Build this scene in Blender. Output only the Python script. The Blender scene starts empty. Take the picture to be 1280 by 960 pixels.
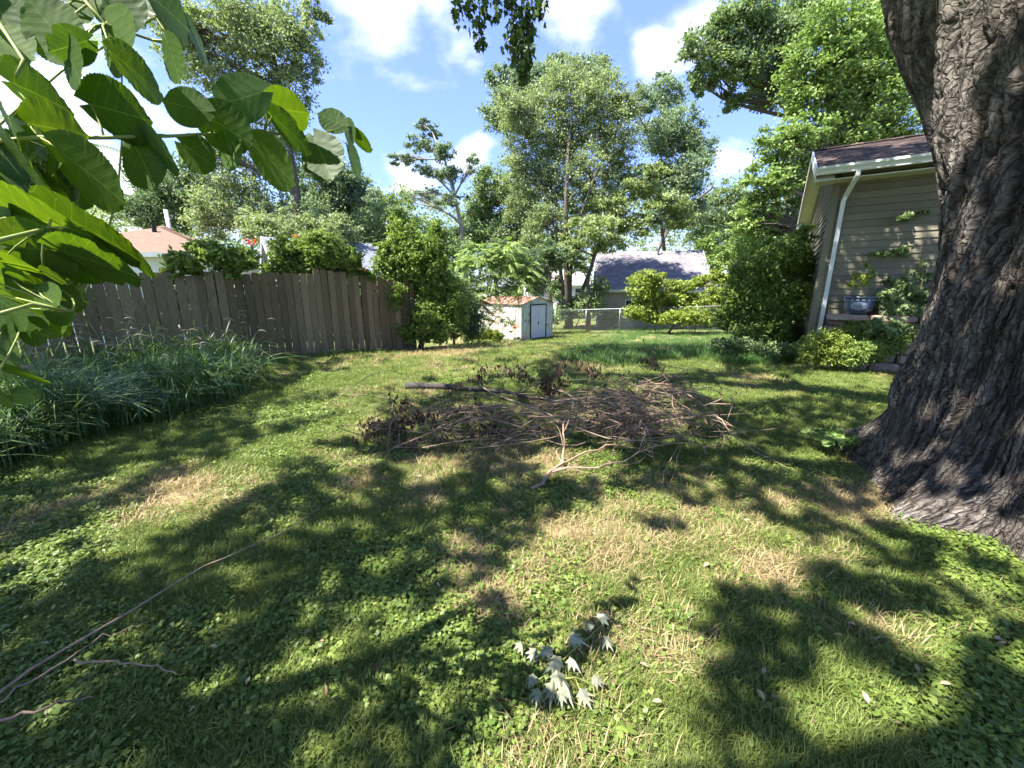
import bpy, math
import numpy as np
from mathutils import Vector, Matrix
R = math.radians
rng = np.random.default_rng(7)

# ------------------------------------------------------------------ camera, sky, sun, exposure
F, PITCH, EYE = 490.0, R(13.76), 1.5            # focal length in photo pixels (1280 wide)
CP, SP = math.cos(PITCH), math.sin(PITCH)
SUN_EL, SUN_AZ = R(58), math.atan2(-.93, -.36)
SUN = np.array([math.sin(SUN_AZ)*math.cos(SUN_EL), math.cos(SUN_AZ)*math.cos(SUN_EL), math.sin(SUN_EL)])
sc = bpy.context.scene
col = sc.collection
cam = bpy.data.cameras.new('camera'); cam.sensor_width = 36; cam.lens = 36*F/1280
cam.clip_start = .05; cam.clip_end = 3000
co = bpy.data.objects.new('camera', cam); col.objects.link(co)
co.location = (0, 0, EYE); co.rotation_euler = (R(90)-PITCH, 0, 0)
sc.camera = co

world = bpy.data.worlds.new('World'); sc.world = world; world.use_nodes = True
def build_world():
    nt = world.node_tree; N = nt.nodes; L = nt.links; N.clear()
    out = N.new('ShaderNodeOutputWorld'); bg = N.new('ShaderNodeBackground'); bg.inputs[1].default_value = .135
    sky = N.new('ShaderNodeTexSky'); sky.sky_type = 'NISHITA'; sky.sun_disc = False
    sky.sun_elevation = SUN_EL; sky.sun_rotation = SUN_AZ; sky.air_density = 1.0; sky.dust_density = .6; sky.ozone_density = 2.5
    tc = N.new('ShaderNodeTexCoord')
    sep = N.new('ShaderNodeSeparateXYZ'); L.new(tc.outputs['Generated'], sep.inputs[0])
    def m(op, a, b=None, c=None):
        n = N.new('ShaderNodeMath'); n.operation = op
        for i, v in enumerate((a, b, c)):
            if v is None: continue
            if isinstance(v, (int, float)): n.inputs[i].default_value = v
            else: L.new(v, n.inputs[i])
        return n.outputs[0]
    den = m('ADD', m('MAXIMUM', sep.outputs[2], 0.0), .22)
    cx = m('DIVIDE', sep.outputs[0], den); cy = m('DIVIDE', sep.outputs[1], den)
    comb = N.new('ShaderNodeCombineXYZ'); L.new(cx, comb.inputs[0]); L.new(cy, comb.inputs[1])
    nz = N.new('ShaderNodeTexNoise'); nz.inputs['Scale'].default_value = 2.6; nz.inputs['Detail'].default_value = 9
    nz.inputs['Roughness'].default_value = .52
    L.new(comb.outputs[0], nz.inputs['Vector'])
    # cumulus in view (direction of centre, angular size), edges broken by the noise
    blobs = [(490, 0, .12, 1.0), (545, 0, .11, .9), (735, 0, .11, .95), (812, 75, .07, .9), (735, 80, .03, .7), (590, 195, .055, 1.0),
             (545, 215, .06, .6), (500, 215, .09, .8), (470, 255, .12, .7), (620, 120, .06, .45), (915, 205, .06, .7),
             (60, 200, .25, 1.1), (130, 250, .18, 1.0), (30, 120, .2, .9), (860, 40, .07, .6)]
    acc = None
    for px, py, s, a in blobs:
        d = np.array([(px-640)/F, CP+(480-py)/F*SP, -SP+(480-py)/F*CP]); d /= np.linalg.norm(d)
        vm = N.new('ShaderNodeVectorMath'); vm.operation = 'DISTANCE'
        L.new(tc.outputs['Generated'], vm.inputs[0]); vm.inputs[1].default_value = d
        g = m('MULTIPLY', m('MAXIMUM', m('SUBTRACT', 1.0, m('DIVIDE', vm.outputs['Value'], s*1.6)), 0.0), a)
        acc = g if acc is None else m('MAXIMUM', acc, g)
    tot = m('ADD', m('MULTIPLY', m('SUBTRACT', nz.outputs[0], .5), 2.2), m('MULTIPLY', acc, .95))
    mr = N.new('ShaderNodeMapRange'); mr.interpolation_type = 'SMOOTHSTEP'
    mr.inputs[1].default_value = .38; mr.inputs[2].default_value = .85
    L.new(tot, mr.inputs[0])
    haze = N.new('ShaderNodeMapRange'); haze.inputs[1].default_value = .45; haze.inputs[2].default_value = 0.0
    haze.inputs[3].default_value = .82; haze.inputs[4].default_value = .66
    L.new(sep.outputs[2], haze.inputs[0])
    mx0 = N.new('ShaderNodeMix'); mx0.data_type = 'RGBA'; mx0.inputs[7].default_value = (.42, .66, 2.1, 1)
    L.new(haze.outputs[0], mx0.inputs[0]); L.new(sky.outputs[0], mx0.inputs[6])
    mx = N.new('ShaderNodeMix'); mx.data_type = 'RGBA'; mx.inputs[7].default_value = (2.3, 2.4, 2.6, 1)
    L.new(mr.outputs[0], mx.inputs[0]); L.new(mx0.outputs[2], mx.inputs[6])
    L.new(mx.outputs[2], bg.inputs[0]); L.new(bg.outputs[0], out.inputs[0])
build_world()

sl = bpy.data.lights.new('sun', 'SUN'); sl.energy = 3.7; sl.angle = R(.53); sl.color = (1, .95, .86)
so = bpy.data.objects.new('sun', sl); col.objects.link(so); so.location = (-20, -5, 40)
so.rotation_euler = Vector(SUN).to_track_quat('Z', 'Y').to_euler()
vs = sc.view_settings; vs.view_transform = 'Standard'; vs.look = 'None'; vs.gamma = 1; vs.use_curve_mapping = False
vs.exposure = 2.4
cy = sc.cycles; cy.max_bounces = 4; cy.diffuse_bounces = 3; cy.glossy_bounces = 1; cy.transmission_bounces = 3
cy.transparent_max_bounces = 4; cy.use_adaptive_sampling = True; cy.adaptive_threshold = .02; cy.use_denoising = True; cy.sample_clamp_indirect = 6; cy.caustics_reflective = False; cy.caustics_refractive = False

# ------------------------------------------------------------------ helpers
def _h(ix, iy, iz, seed):
    h = (ix.astype(np.int64)*374761393 + iy.astype(np.int64)*668265263 + iz.astype(np.int64)*2147483647 + seed*974634791) & 0xffffffff
    h = ((h ^ (h >> 13))*1274126177) & 0xffffffff
    h = ((h ^ (h >> 16))*2246822519) & 0xffffffff
    return ((h ^ (h >> 15)) & 0xffffff)/float(0xffffff)
def vn2(x, y, seed=0):
    x = np.asarray(x, float); y = np.asarray(y, float)
    ix = np.floor(x); iy = np.floor(y); fx = x-ix; fy = y-iy
    fx = fx*fx*(3-2*fx); fy = fy*fy*(3-2*fy); z = np.zeros_like(ix)
    a = _h(ix, iy, z, seed); b = _h(ix+1, iy, z, seed); c = _h(ix, iy+1, z, seed); d = _h(ix+1, iy+1, z, seed)
    return (a*(1-fx)+b*fx)*(1-fy)+(c*(1-fx)+d*fx)*fy
def fbm(x, y, seed=0, o=4):
    s = 0; a = .5
    for i in range(o):
        s = s+a*vn2(np.asarray(x)*2**i+17.3*i, np.asarray(y)*2**i+9.1*i, seed+i); a *= .5
    return s/(1-.5**o)
def sst(a, b, x):
    t = np.clip((np.asarray(x, float)-a)/(b-a), 0, 1); return t*t*(3-2*t)
def gz(x, y):
    x = np.asarray(x, float); y = np.asarray(y, float)
    z = -(.8*sst(8, 18, y)+.4*sst(17, 28, y))
    return z+(.07*(fbm(x*.45, y*.45, 3, 3)-.5))*sst(.5, 3, np.hypot(x, y))
def ray(px, py):
    u = (px-640)/F; v = (480-py)/F
    return np.array([u, CP+v*SP, -SP+v*CP])
def at(px, py, Y):
    d = ray(px, py); return np.array([0, 0, EYE])+d*(Y/d[1])
def zc_of(p): return p[1]*CP-(p[2]-EYE)*SP
def ground(px, py):
    d = ray(px, py); Y = 5.0
    for _ in range(12):
        z = float(gz(d[0]/d[1]*Y, Y)); Yn = (z-EYE)/d[2]*d[1]
        if Yn <= 0 or Yn > 80: Yn = 80
        Y = .3*Y+.7*Yn
    return np.array([d[0]/d[1]*Y, Y, float(gz(d[0]/d[1]*Y, Y))])
def proj(P):
    P = np.atleast_2d(P); zc = P[:, 1]*CP-(P[:, 2]-EYE)*SP; up = P[:, 1]*SP+(P[:, 2]-EYE)*CP
    s = np.where(zc > .02, zc, .02)
    return 640+F*P[:, 0]/s, 480-F*up/s, zc
def in_poly(x, y, poly):
    poly = np.array(poly, float); n = len(poly); c = np.zeros(len(x), bool)
    for i in range(n):
        x0, y0 = poly[i]; x1, y1 = poly[i-1]
        hit = ((y0 > y) != (y1 > y)) & (x < (x1-x0)*(y-y0)/((y1-y0) if y1 != y0 else 1e-9)+x0)
        c ^= hit
    return c
def unit(v):
    v = np.asarray(v, float); return v/np.maximum(np.linalg.norm(v, axis=-1, keepdims=True), 1e-9)

class MB:
    def __init__(s): s.V = []; s.Q = []; s.T = []; s.n = 0; s.A = []
    def add(s, V, Q=None, T=None, a=None):
        V = np.asarray(V, float).reshape(-1, 3)
        if Q is not None and len(Q): s.Q.append(np.asarray(Q, int).reshape(-1, 4)+s.n)
        if T is not None and len(T): s.T.append(np.asarray(T, int).reshape(-1, 3)+s.n)
        s.V.append(V); s.n += len(V)
        s.A.append(np.full(len(V), rng.random() if a is None else 0.) if a is None or np.isscalar(a) and a is None else (np.full(len(V), a) if np.isscalar(a) else np.asarray(a, float)))
        return s
    def obox(s, c, ex, ey, ez, a=None):
        c, ex, ey, ez = (np.asarray(v, float) for v in (c, ex, ey, ez))
        V = [c+i*ex+j*ey+k*ez for k in (-1, 1) for j in (-1, 1) for i in (-1, 1)]
        return s.add(V, [(0, 2, 3, 1), (4, 5, 7, 6), (0, 1, 5, 4), (2, 6, 7, 3), (0, 4, 6, 2), (1, 3, 7, 5)], a=a)
    def box(s, lo, hi, a=None):
        lo = np.asarray(lo, float); hi = np.asarray(hi, float); h = (hi-lo)/2
        return s.obox((lo+hi)/2, (h[0], 0, 0), (0, h[1], 0), (0, 0, h[2]), a)
    def prism(s, poly, d, a=None):
        poly = np.asarray(poly, float); d = np.asarray(d, float); n = len(poly)
        V = np.vstack([poly, poly+d])
        Q = [(i, (i+1) % n, n+(i+1) % n, n+i) for i in range(n)]
        T = [(0, i+1, i) for i in range(1, n-1)]+[(n, n+i, n+i+1) for i in range(1, n-1)]
        return s.add(V, Q, T, a)
    def tube(s, P, r, k=6, a=None, cap=True):
        P = np.asarray(P, float); n = len(P); r = np.broadcast_to(np.asarray(r, float), (n,))
        t = unit(np.gradient(P, axis=0)); ref = np.array([0, 0, 1.]) if abs(t[0][2]) < .9 else np.array([1., 0, 0])
        u = unit(np.cross(t, ref)); w = np.cross(t, u)
        an = np.arange(k)*2*math.pi/k
        V = P[:, None]+r[:, None, None]*(u[:, None]*np.cos(an)[None, :, None]+w[:, None]*np.sin(an)[None, :, None])
        i = np.arange(n-1)[:, None]*k; j = np.arange(k)[None]; j2 = (j+1) % k
        Q = np.stack([i+j, i+j2, i+k+j2, i+k+j], -1).reshape(-1, 4)
        T = [(0, q+1, q) for q in range(1, k-1)]+[((n-1)*k, (n-1)*k+q, (n-1)*k+q+1) for q in range(1, k-1)] if cap else None
        return s.add(V.reshape(-1, 3), Q, T, a)
    def build(s, name, mat, parent=None, smooth=False, rnd=True):
        V = np.vstack(s.V)
        return mesh_obj(name, V, np.vstack(s.Q) if s.Q else None, np.vstack(s.T) if s.T else None, mat, parent, smooth,
                        {'rnd': np.concatenate(s.A)} if rnd else {})

def make_mesh(name, V, Q, T, smooth=False, attrs=None, uv=None):
    me = bpy.data.meshes.new(name); V = np.asarray(V, np.float32)
    nq = 0 if Q is None else len(Q); nt = 0 if T is None else len(T)
    me.vertices.add(len(V)); me.vertices.foreach_set('co', V.ravel())
    loops = np.concatenate([np.asarray(a, np.int32).ravel() for a in (Q, T) if a is not None and len(a)]) if nq+nt else np.zeros(0, np.int32)
    me.loops.add(len(loops)); me.polygons.add(nq+nt)
    if nq+nt:
        me.loops.foreach_set('vertex_index', loops)
        st = np.concatenate([np.arange(nq)*4, nq*4+np.arange(nt)*3]).astype(np.int32)
        me.polygons.foreach_set('loop_start', st)
        me.polygons.foreach_set('use_smooth', np.full(nq+nt, smooth, bool))
    for k, v in (attrs or {}).items():
        at_ = me.attributes.new(k, 'FLOAT', 'POINT'); at_.data.foreach_set('value', np.asarray(v, np.float32))
    if uv is not None:
        a = me.attributes.new('leaf_uv', 'FLOAT_VECTOR', 'POINT')
        a.data.foreach_set('vector', np.asarray(uv, np.float32).ravel())
    me.update(calc_edges=True); me.validate()
    return me
def link(name, me, mat, parent=None):
    if mat is not None and not len(me.materials): me.materials.append(mat)
    o = bpy.data.objects.new(name, me); col.objects.link(o)
    if parent is not None:
        o.parent = parent
        l = parent.get('_o'); pt = parent
        o.matrix_parent_inverse = Matrix.Translation(-Vector(pt.location)) if pt.type == 'EMPTY' else Matrix()
    return o
def mesh_obj(name, V, Q, T, mat, parent=None, smooth=False, attrs=None, uv=None):
    return link(name, make_mesh(name, V, Q, T, smooth, attrs, uv), mat, parent)
def thing(name, loc, label, cat, group=None):
    o = bpy.data.objects.new(name, None); o.empty_display_size = .2; col.objects.link(o); o.location = tuple(float(v) for v in loc)
    o['label'] = label; o['category'] = cat
    if group: o['group'] = group
    return o
def tag(o, label, cat, group=None):
    o['label'] = label; o['category'] = cat
    if group: o['group'] = group
    return o
def stuff(o, label=None, cat=None):
    o['kind'] = 'stuff'
    if label: o['label'] = label
    if cat: o['category'] = cat
    return o

# ------------------------------------------------------------------ materials
class NT:
    def __init__(s, name):
        s.m = bpy.data.materials.new(name); s.m.use_nodes = True; s.t = s.m.node_tree; s.N = s.t.nodes; s.L = s.t.links; s.N.clear()
        s.out = s.N.new('ShaderNodeOutputMaterial')
    def put(s, inp, v):
        if v is None: return
        if hasattr(v, 'is_linked') or hasattr(v, 'links'): s.L.new(v, inp)
        else: inp.default_value = (*v, 1) if isinstance(v, tuple) and len(v) == 3 and inp.type == 'RGBA' else v
    def node(s, t, props=None, **kw):
        n = s.N.new('ShaderNode'+t)
        for k, v in (props or {}).items(): setattr(n, k, v)
        for k, v in kw.items(): s.put(n.inputs[k.replace('_', ' ')], v)
        return n
    def pos(s): return s.node('NewGeometry').outputs['Position']
    def attr(s, name): return s.node('Attribute', {'attribute_name': name}).outputs['Fac']
    def orand(s): return s.node('ObjectInfo').outputs['Random']
    def noise(s, scale, detail=4, rough=.55, vec=None, stretch=None):
        v = vec if vec is not None else s.pos()
        if stretch is not None:
            n = s.node('VectorMath', {'operation': 'MULTIPLY'}); s.L.new(v, n.inputs[0]); n.inputs[1].default_value = stretch; v = n.outputs[0]
        return s.node('TexNoise', Scale=scale, Detail=detail, Roughness=rough, Vector=v).outputs[0]
    def ramp(s, fac, stops):
        n = s.node('ValToRGB'); cr = n.color_ramp
        while len(cr.elements) < len(stops): cr.elements.new(.5)
        for e, (p, c) in zip(cr.elements, stops): e.position = p; e.color = (*c, 1) if len(c) == 3 else c
        s.L.new(fac, n.inputs[0]); return n.outputs[0]
    def mix(s, f, a, b, mode='MIX'):
        n = s.N.new('ShaderNodeMix'); n.data_type = 'RGBA'; n.blend_type = mode
        s.put(n.inputs[0], f); s.put(n.inputs[6], a); s.put(n.inputs[7], b); return n.outputs[2]
    def math(s, op, a, b=None):
        n = s.N.new('ShaderNodeMath'); n.operation = op; s.put(n.inputs[0], a); s.put(n.inputs[1], b); return n.outputs[0]
    def bump(s, h, strength=.5, dist=.01):
        n = s.node('Bump', Strength=strength, Distance=dist); s.L.new(h, n.inputs['Height']); return n.outputs[0]
    def pbr(s, base, rough=.8, normal=None, metal=0, spec=.3):
        n = s.node('BsdfPrincipled'); s.put(n.inputs['Base Color'], base); s.put(n.inputs['Roughness'], rough)
        s.put(n.inputs['Metallic'], metal); s.put(n.inputs['Specular IOR Level'], spec)
        if normal is not None: s.L.new(normal, n.inputs['Normal'])
        return n.outputs[0]
    def done(s, shader): s.L.new(shader, s.out.inputs[0]); return s.m

def leaf_mat(name, dark, light, trans=.38, rough=.5, obj_rand=False, tint=(1.15, 1.25, .65), spec=.25):
    t = NT(name); r = t.attr('rnd')
    if obj_rand: r = t.math('FRACT', t.math('ADD', r, t.orand()))
    c = t.ramp(r, [(0, dark), (1, light)])
    p = t.pbr(c, rough, spec=spec)
    tr = t.node('BsdfTranslucent'); tc = t.mix(1.0, c, tint, 'MULTIPLY'); t.L.new(tc, tr.inputs[0])
    ms = t.node('MixShader', Fac=trans); t.L.new(p, ms.inputs[1]); t.L.new(tr.outputs[0], ms.inputs[2])
    return t.done(ms.outputs[0])
def noisy(name, stops, scale=6, rough=.85, bump=.3, dist=.01, stretch=None, orand=0.0, metal=0, detail=5, spec=.3):
    t = NT(name); n = t.noise(scale, detail, stretch=stretch); f = n
    if orand: f = t.math('ADD', n, t.math('MULTIPLY', t.math('SUBTRACT', t.orand(), .5), orand))
    return t.done(t.pbr(t.ramp(f, stops), rough, t.bump(n, bump, dist) if bump else None, metal, spec))

M = {}
M['leaf_ash'] = leaf_mat('leaf_ash', (0.17, 0.22, 0.11), (0.37, 0.43, 0.23))  # tree greens here carry distance haze: paler and bluer in the colour itself
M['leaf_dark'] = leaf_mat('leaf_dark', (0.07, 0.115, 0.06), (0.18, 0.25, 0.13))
M['leaf_mid'] = leaf_mat('leaf_mid', (0.12, 0.18, 0.08), (0.29, 0.37, 0.17))
M['leaf_blue'] = leaf_mat('leaf_blue', (0.13, 0.185, 0.12), (0.28, 0.36, 0.23))
M['leaf_pale'] = leaf_mat('leaf_pale', (0.2, 0.26, 0.11), (0.42, 0.48, 0.23))
M['leaf_yellow'] = leaf_mat('leaf_yellow', (.14, .20, .035), (.34, .40, .09))
M['leaf_maple'] = leaf_mat('leaf_maple', (0.14, 0.215, 0.06), (0.31, 0.42, 0.14))
M['leaf_shrub'] = leaf_mat('leaf_shrub', (0.11, 0.175, 0.04), (0.28, 0.37, 0.1))
M['leaf_over'] = leaf_mat('leaf_over', (.10, .165, .045), (.20, .28, .085), trans=.58)  # crown leaf lightened and more translucent, to brighten the shade beneath
M['leaf_backlit'] = leaf_mat('leaf_backlit', (.045, .09, .028), (.10, .165, .05), trans=.25)  # same maple leaf darkened: backlit shade put into its colour
M['grass_tall'] = leaf_mat('grass_tall', (.055, .115, .035), (.17, .26, .085), trans=.25, rough=.4, spec=.4)
M['seed'] = leaf_mat('seed', (.20, .17, .12), (.42, .38, .29), trans=.4, rough=.8, tint=(1, 1, .9))
M['grass'] = leaf_mat('grass', (.082, .135, .028), (.235, .275, .072), trans=.3, obj_rand=True)
M['grass_long'] = leaf_mat('grass_long', (.045, .11, .03), (.12, .22, .055), trans=.3, obj_rand=True)
M['grass_dry'] = leaf_mat('grass_dry', (.22, .16, .075), (.46, .37, .20), trans=.2, obj_rand=True, tint=(1, .95, .7))
M['clover'] = leaf_mat('clover', (.075, .13, .026), (.21, .27, .06), trans=.3, obj_rand=True, rough=.42)
M['flower'] = leaf_mat('flower', (.75, .16, .03), (.85, .25, .06), trans=.35, tint=(1, .8, .6))
M['dead_leaf'] = leaf_mat('dead_leaf', (.04, .026, .017), (.19, .12, .07), trans=.12, tint=(1, .8, .6))
M['silver'] = leaf_mat('silver', (.20, .215, .145), (.34, .35, .25), trans=.2, tint=(.8, 1, .6))
M['stem_green'] = noisy('stem_green', [(.3, (.15, .22, .05)), (.7, (.28, .30, .08))], 20, .6, 0)
M['twig'] = noisy('twig', [(.3, (.11, .075, .054)), (.7, (.30, .21, .155))], 30, .85, .3, .003)
M['twig_pale'] = noisy('twig_pale', [(.3, (.20, .135, .09)), (.7, (.38, .28, .20))], 25, .8, .3, .003)
M['log_dark'] = noisy('log_dark', [(.3, (.022, .02, .02)), (.7, (.085, .075, .07))], 14, .9, .8, .01, (1, 8, 8))
M['log_tan'] = noisy('log_tan', [(.3, (.22, .14, .09)), (.7, (.36, .25, .17))], 14, .9, .6, .006)
M['bark'] = noisy('bark', [(.3, (.06, .05, .04)), (.7, (.17, .145, .12))], 9, .95, .9, .03, (6, 6, 1))
M['bark_pale'] = noisy('bark_pale', [(.3, (.20, .18, .15)), (.7, (.36, .33, .29))], 6, .95, .6, .02, (4, 4, 1))
M['wood'] = (lambda t: t.done(t.pbr(t.mix(t.math('MULTIPLY', t.noise(1.3, 3), .45),
        t.ramp(t.math('ADD', t.math('MULTIPLY', t.noise(9, 6, .6, stretch=(9, 9, .7)), .75), t.math('MULTIPLY', t.orand(), .42)),
               [(.2, (.064, .044, .026)), (.55, (.18, .133, .083)), (.85, (.32, .25, .17))]), (.085, .085, .045)),
        .9, t.bump(t.noise(12, 5, .6, stretch=(12, 12, .6)), .6, .006))))(NT('wood'))
M['white_siding'] = noisy('white_siding', [(.3, (.70, .70, .68)), (.7, (.80, .80, .79))], 1.5, .6, 0)
M['teal_siding'] = noisy('teal_siding', [(.3, (.55, .62, .60)), (.7, (.63, .69, .67))], 1.5, .6, 0)
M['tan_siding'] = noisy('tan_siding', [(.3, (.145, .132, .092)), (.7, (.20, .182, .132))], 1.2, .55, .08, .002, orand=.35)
M['beige_siding'] = noisy('beige_siding', [(.3, (.34, .31, .25)), (.7, (.44, .40, .33))], 1.2, .6, 0)
M['trim'] = noisy('trim', [(.3, (.62, .65, .64)), (.7, (.76, .78, .77))], 3, .45, .05, .002)
M['soffit'] = noisy('soffit', [(.3, (.58, .58, .55)), (.7, (.68, .68, .65))], 3, .6, 0)
M['shingle'] = (lambda t: t.done(t.pbr(t.ramp(t.math('ADD', t.math('MULTIPLY', t.attr('rnd'), .55), t.math('MULTIPLY', t.noise(60, 3), .45)),
        [(.2, (.045, .035, .033)), (.5, (.10, .075, .068)), (.85, (.22, .16, .145))]), .95, t.bump(t.noise(150, 2), .5, .004))))(NT('shingle'))
M['roof_grey'] = (lambda t: t.done(t.pbr(t.ramp(t.math('ADD', t.math('MULTIPLY', t.attr('rnd'), .5), t.math('MULTIPLY', t.noise(8, 4), .5)),
        [(.2, (.15, .14, .15)), (.8, (.26, .24, .255))]), .95, None)))(NT('roof_grey'))
M['roof_blue'] = noisy('roof_blue', [(.3, (.13, .145, .175)), (.7, (.20, .215, .25))], 4, .9, 0)
M['roof_brown'] = noisy('roof_brown', [(.3, (.15, .09, .065)), (.7, (.22, .14, .10))], 5, .95, .2, .01)
M['roof_pink'] = noisy('roof_pink', [(.3, (.42, .33, .29)), (.7, (.52, .42, .37))], 5, .95, 0)
M['rust_roof'] = noisy('rust_roof', [(.3, (.17, .075, .052)), (.5, (.26, .13, .09)), (.75, (.36, .24, .19))], 2.2, .75, .1, .004)
M['shed_white'] = (lambda t: t.done(t.pbr(t.mix(t.ramp(t.noise(2.2, 5, .6), [(.50, (0, 0, 0)), (.60, (1, 1, 1))]),
        t.ramp(t.noise(3, 4), [(.3, (.46, .43, .42)), (.7, (.58, .56, .55))]), (.42, .25, .17)), .6)))(NT('shed_white'))
M['shed_green'] = (lambda t: t.done(t.pbr(t.mix(t.ramp(t.noise(3.2, 5, .65), [(.5, (0, 0, 0)), (.62, (1, 1, 1))]),
        (.50, .55, .48), (.30, .23, .18)), .7)))(NT('shed_green'))
M['shed_door'] = noisy('shed_door', [(.3, (.46, .48, .56)), (.7, (.54, .56, .64))], 3, .5, 0)
M['black'] = noisy('black', [(.3, (.012, .012, .014)), (.7, (.03, .03, .034))], 5, .5, 0)
M['glass'] = noisy('glass', [(.3, (.02, .024, .03)), (.7, (.05, .055, .06))], 2, .08, 0, spec=.6)
M['galv'] = noisy('galv', [(.3, (.19, .20, .205)), (.7, (.28, .29, .295))], 10, .4, 0, metal=.6)
M['stone'] = noisy('stone', [(.25, (.13, .095, .072)), (.5, (.24, .175, .135)), (.8, (.34, .27, .22))], 7, .95, .9, .02, orand=.5)
M['soil'] = noisy('soil', [(.3, (.05, .037, .027)), (.7, (.12, .09, .065))], 9, .98, .8, .02)
M['pot'] = noisy('pot', [(.3, (.04, .06, .10)), (.7, (.09, .12, .175))], 14, .22, .1, .003, spec=.6)
M['pot_pale'] = noisy('pot_pale', [(.3, (.20, .235, .31)), (.7, (.27, .30, .38))], 10, .22, 0, spec=.6)
M['pale_post'] = noisy('pale_post', [(.3, (.5, .5, .5)), (.7, (.62, .62, .62))], 5, .7, 0)

def ground_mat():
    t = NT('lawn'); d = t.attr('dry')
    g = t.ramp(t.noise(14, 6, .65), [(.3, (.065, .085, .022)), (.55, (.13, .16, .04)), (.75, (.20, .215, .065))])
    y = t.ramp(t.noise(22, 6, .7), [(.3, (.19, .135, .065)), (.5, (.33, .26, .13)), (.75, (.45, .37, .20))])
    f = t.math('ADD', d, t.math('MULTIPLY', t.math('SUBTRACT', t.noise(30, 4, .7), .5), .5))
    c = t.mix(t.ramp(f, [(.55, (0, 0, 0)), (.85, (1, 1, 1))]), g, y)
    return t.done(t.pbr(c, .95, t.bump(t.noise(60, 5, .7), 1, .03)))
M['lawn'] = ground_mat()

def bark_mat():
    t = NT('maple_bark'); d = t.attr('depth'); uv = t.node('Attribute', {'attribute_name': 'leaf_uv'}).outputs['Vector']
    sp = t.node('SeparateXYZ', Vector=uv)
    def vor(fx, fz, warp, seed):
        w = t.node('TexNoise', Scale=18.0, Detail=4.0, Vector=uv).outputs[0]
        cb = t.node('CombineXYZ'); t.L.new(t.math('ADD', t.math('MULTIPLY', sp.outputs[0], fx), t.math('MULTIPLY', w, warp)), cb.inputs[0])
        t.L.new(t.math('ADD', t.math('MULTIPLY', sp.outputs[1], t.math('ADD', fz, t.math('MULTIPLY', sp.outputs[2], fz*1.6))), t.math('MULTIPLY', w, warp*.5)), cb.inputs[1]); cb.inputs[2].default_value = seed
        v = t.node('TexVoronoi', {'feature': 'DISTANCE_TO_EDGE'}, Scale=1.0); t.L.new(cb.outputs[0], v.inputs['Vector'])
        c = t.node('TexVoronoi', {'feature': 'F1'}, Scale=1.0); t.L.new(cb.outputs[0], c.inputs['Vector'])
        return v.outputs['Distance'], c.outputs['Color']
    e1, c1 = vor(27, 3.6, 1.3, 1.5); e2, c2 = vor(52, 15, 1.2, 7.5)
    k1 = t.ramp(e1, [(.0, (0, 0, 0)), (.16, (1, 1, 1))]); k2 = t.ramp(e2, [(.0, (0, 0, 0)), (.14, (1, 1, 1))])
    n = t.noise(40, 6, .7); fn = t.node('TexNoise', Scale=1.0, Detail=5.0, Roughness=.7)
    st = t.node('VectorMath', {'operation': 'MULTIPLY'}); t.L.new(uv, st.inputs[0]); st.inputs[1].default_value = (150, 28, 0); t.L.new(st.outputs[0], fn.inputs['Vector'])
    lum = t.math('ADD', t.math('ADD', t.math('MULTIPLY', d, .42), t.math('MULTIPLY', fn.outputs[0], .30)), t.math('ADD', t.math('MULTIPLY', n, .14), t.math('MULTIPLY', c1, .14)))
    c = t.ramp(lum, [(.22, (.06, .049, .043)), (.45, (.165, .14, .122)), (.62, (.27, .238, .212)), (.85, (.46, .42, .385))])
    crack = t.math('MULTIPLY', t.math('ADD', t.math('MULTIPLY', k1, .75), .25), t.math('ADD', t.math('MULTIPLY', k2, .45), .55))
    c = t.mix(crack, (.014, .011, .010), c)  # furrow dirt plus furrow shade painted in; ridge tops lightened to match
    c = t.mix(t.math('MULTIPLY', t.ramp(t.noise(2.2, 4), [(.5, (0, 0, 0)), (.7, (1, 1, 1))]), .3), c, (.15, .155, .12))
    h = t.math('ADD', t.math('ADD', t.math('MULTIPLY', k1, 1.0), t.math('MULTIPLY', k2, .4)), t.math('ADD', t.math('MULTIPLY', c1, .7), t.math('MULTIPLY', fn.outputs[0], .7)))
    return t.done(t.pbr(c, .92, t.bump(h, 1.0, .017), spec=.2))
M['maple_bark'] = bark_mat()

def mulberry_mat(name, dark, light, trans):
    t = NT(name); uv = t.node('Attribute', {'attribute_name': 'leaf_uv'}).outputs['Vector']
    s = t.node('SeparateXYZ', Vector=uv); u = t.math('ABSOLUTE', s.outputs[0]); v = s.outputs[1]
    mid = t.math('LESS_THAN', u, .011)
    ph = t.math('FRACT', t.math('MULTIPLY', t.math('SUBTRACT', v, t.math('MULTIPLY', u, .75)), 6.5))
    sv = t.math('LESS_THAN', t.math('ABSOLUTE', t.math('SUBTRACT', ph, .5)), .03)
    veins = t.math('MAXIMUM', mid, t.math('MULTIPLY', sv, .75))
    f = t.math('ADD', t.math('MULTIPLY', t.noise(40, 4), .5), t.math('MULTIPLY', t.orand(), .5))
    c = t.mix(t.math('MULTIPLY', veins, .22), t.ramp(f, [(.2, dark), (.8, light)]), (.30, .42, .12))
    h = t.math('ABSOLUTE', t.math('SUBTRACT', ph, .5))
    p = t.pbr(c, .5, t.bump(t.math('ADD', h, t.math('MULTIPLY', t.noise(90, 3), .6)), .16, .003), spec=.3)
    tr = t.node('BsdfTranslucent'); t.L.new(t.mix(1, c, (2.3, 2.1, .35), 'MULTIPLY'), tr.inputs[0])
    ms = t.node('MixShader', Fac=trans); t.L.new(p, ms.inputs[1]); t.L.new(tr.outputs[0], ms.inputs[2])
    return t.done(ms.outputs[0])
M['mulberry'] = mulberry_mat('mulberry', (.035, .085, .014), (.085, .155, .022), .55)

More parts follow.
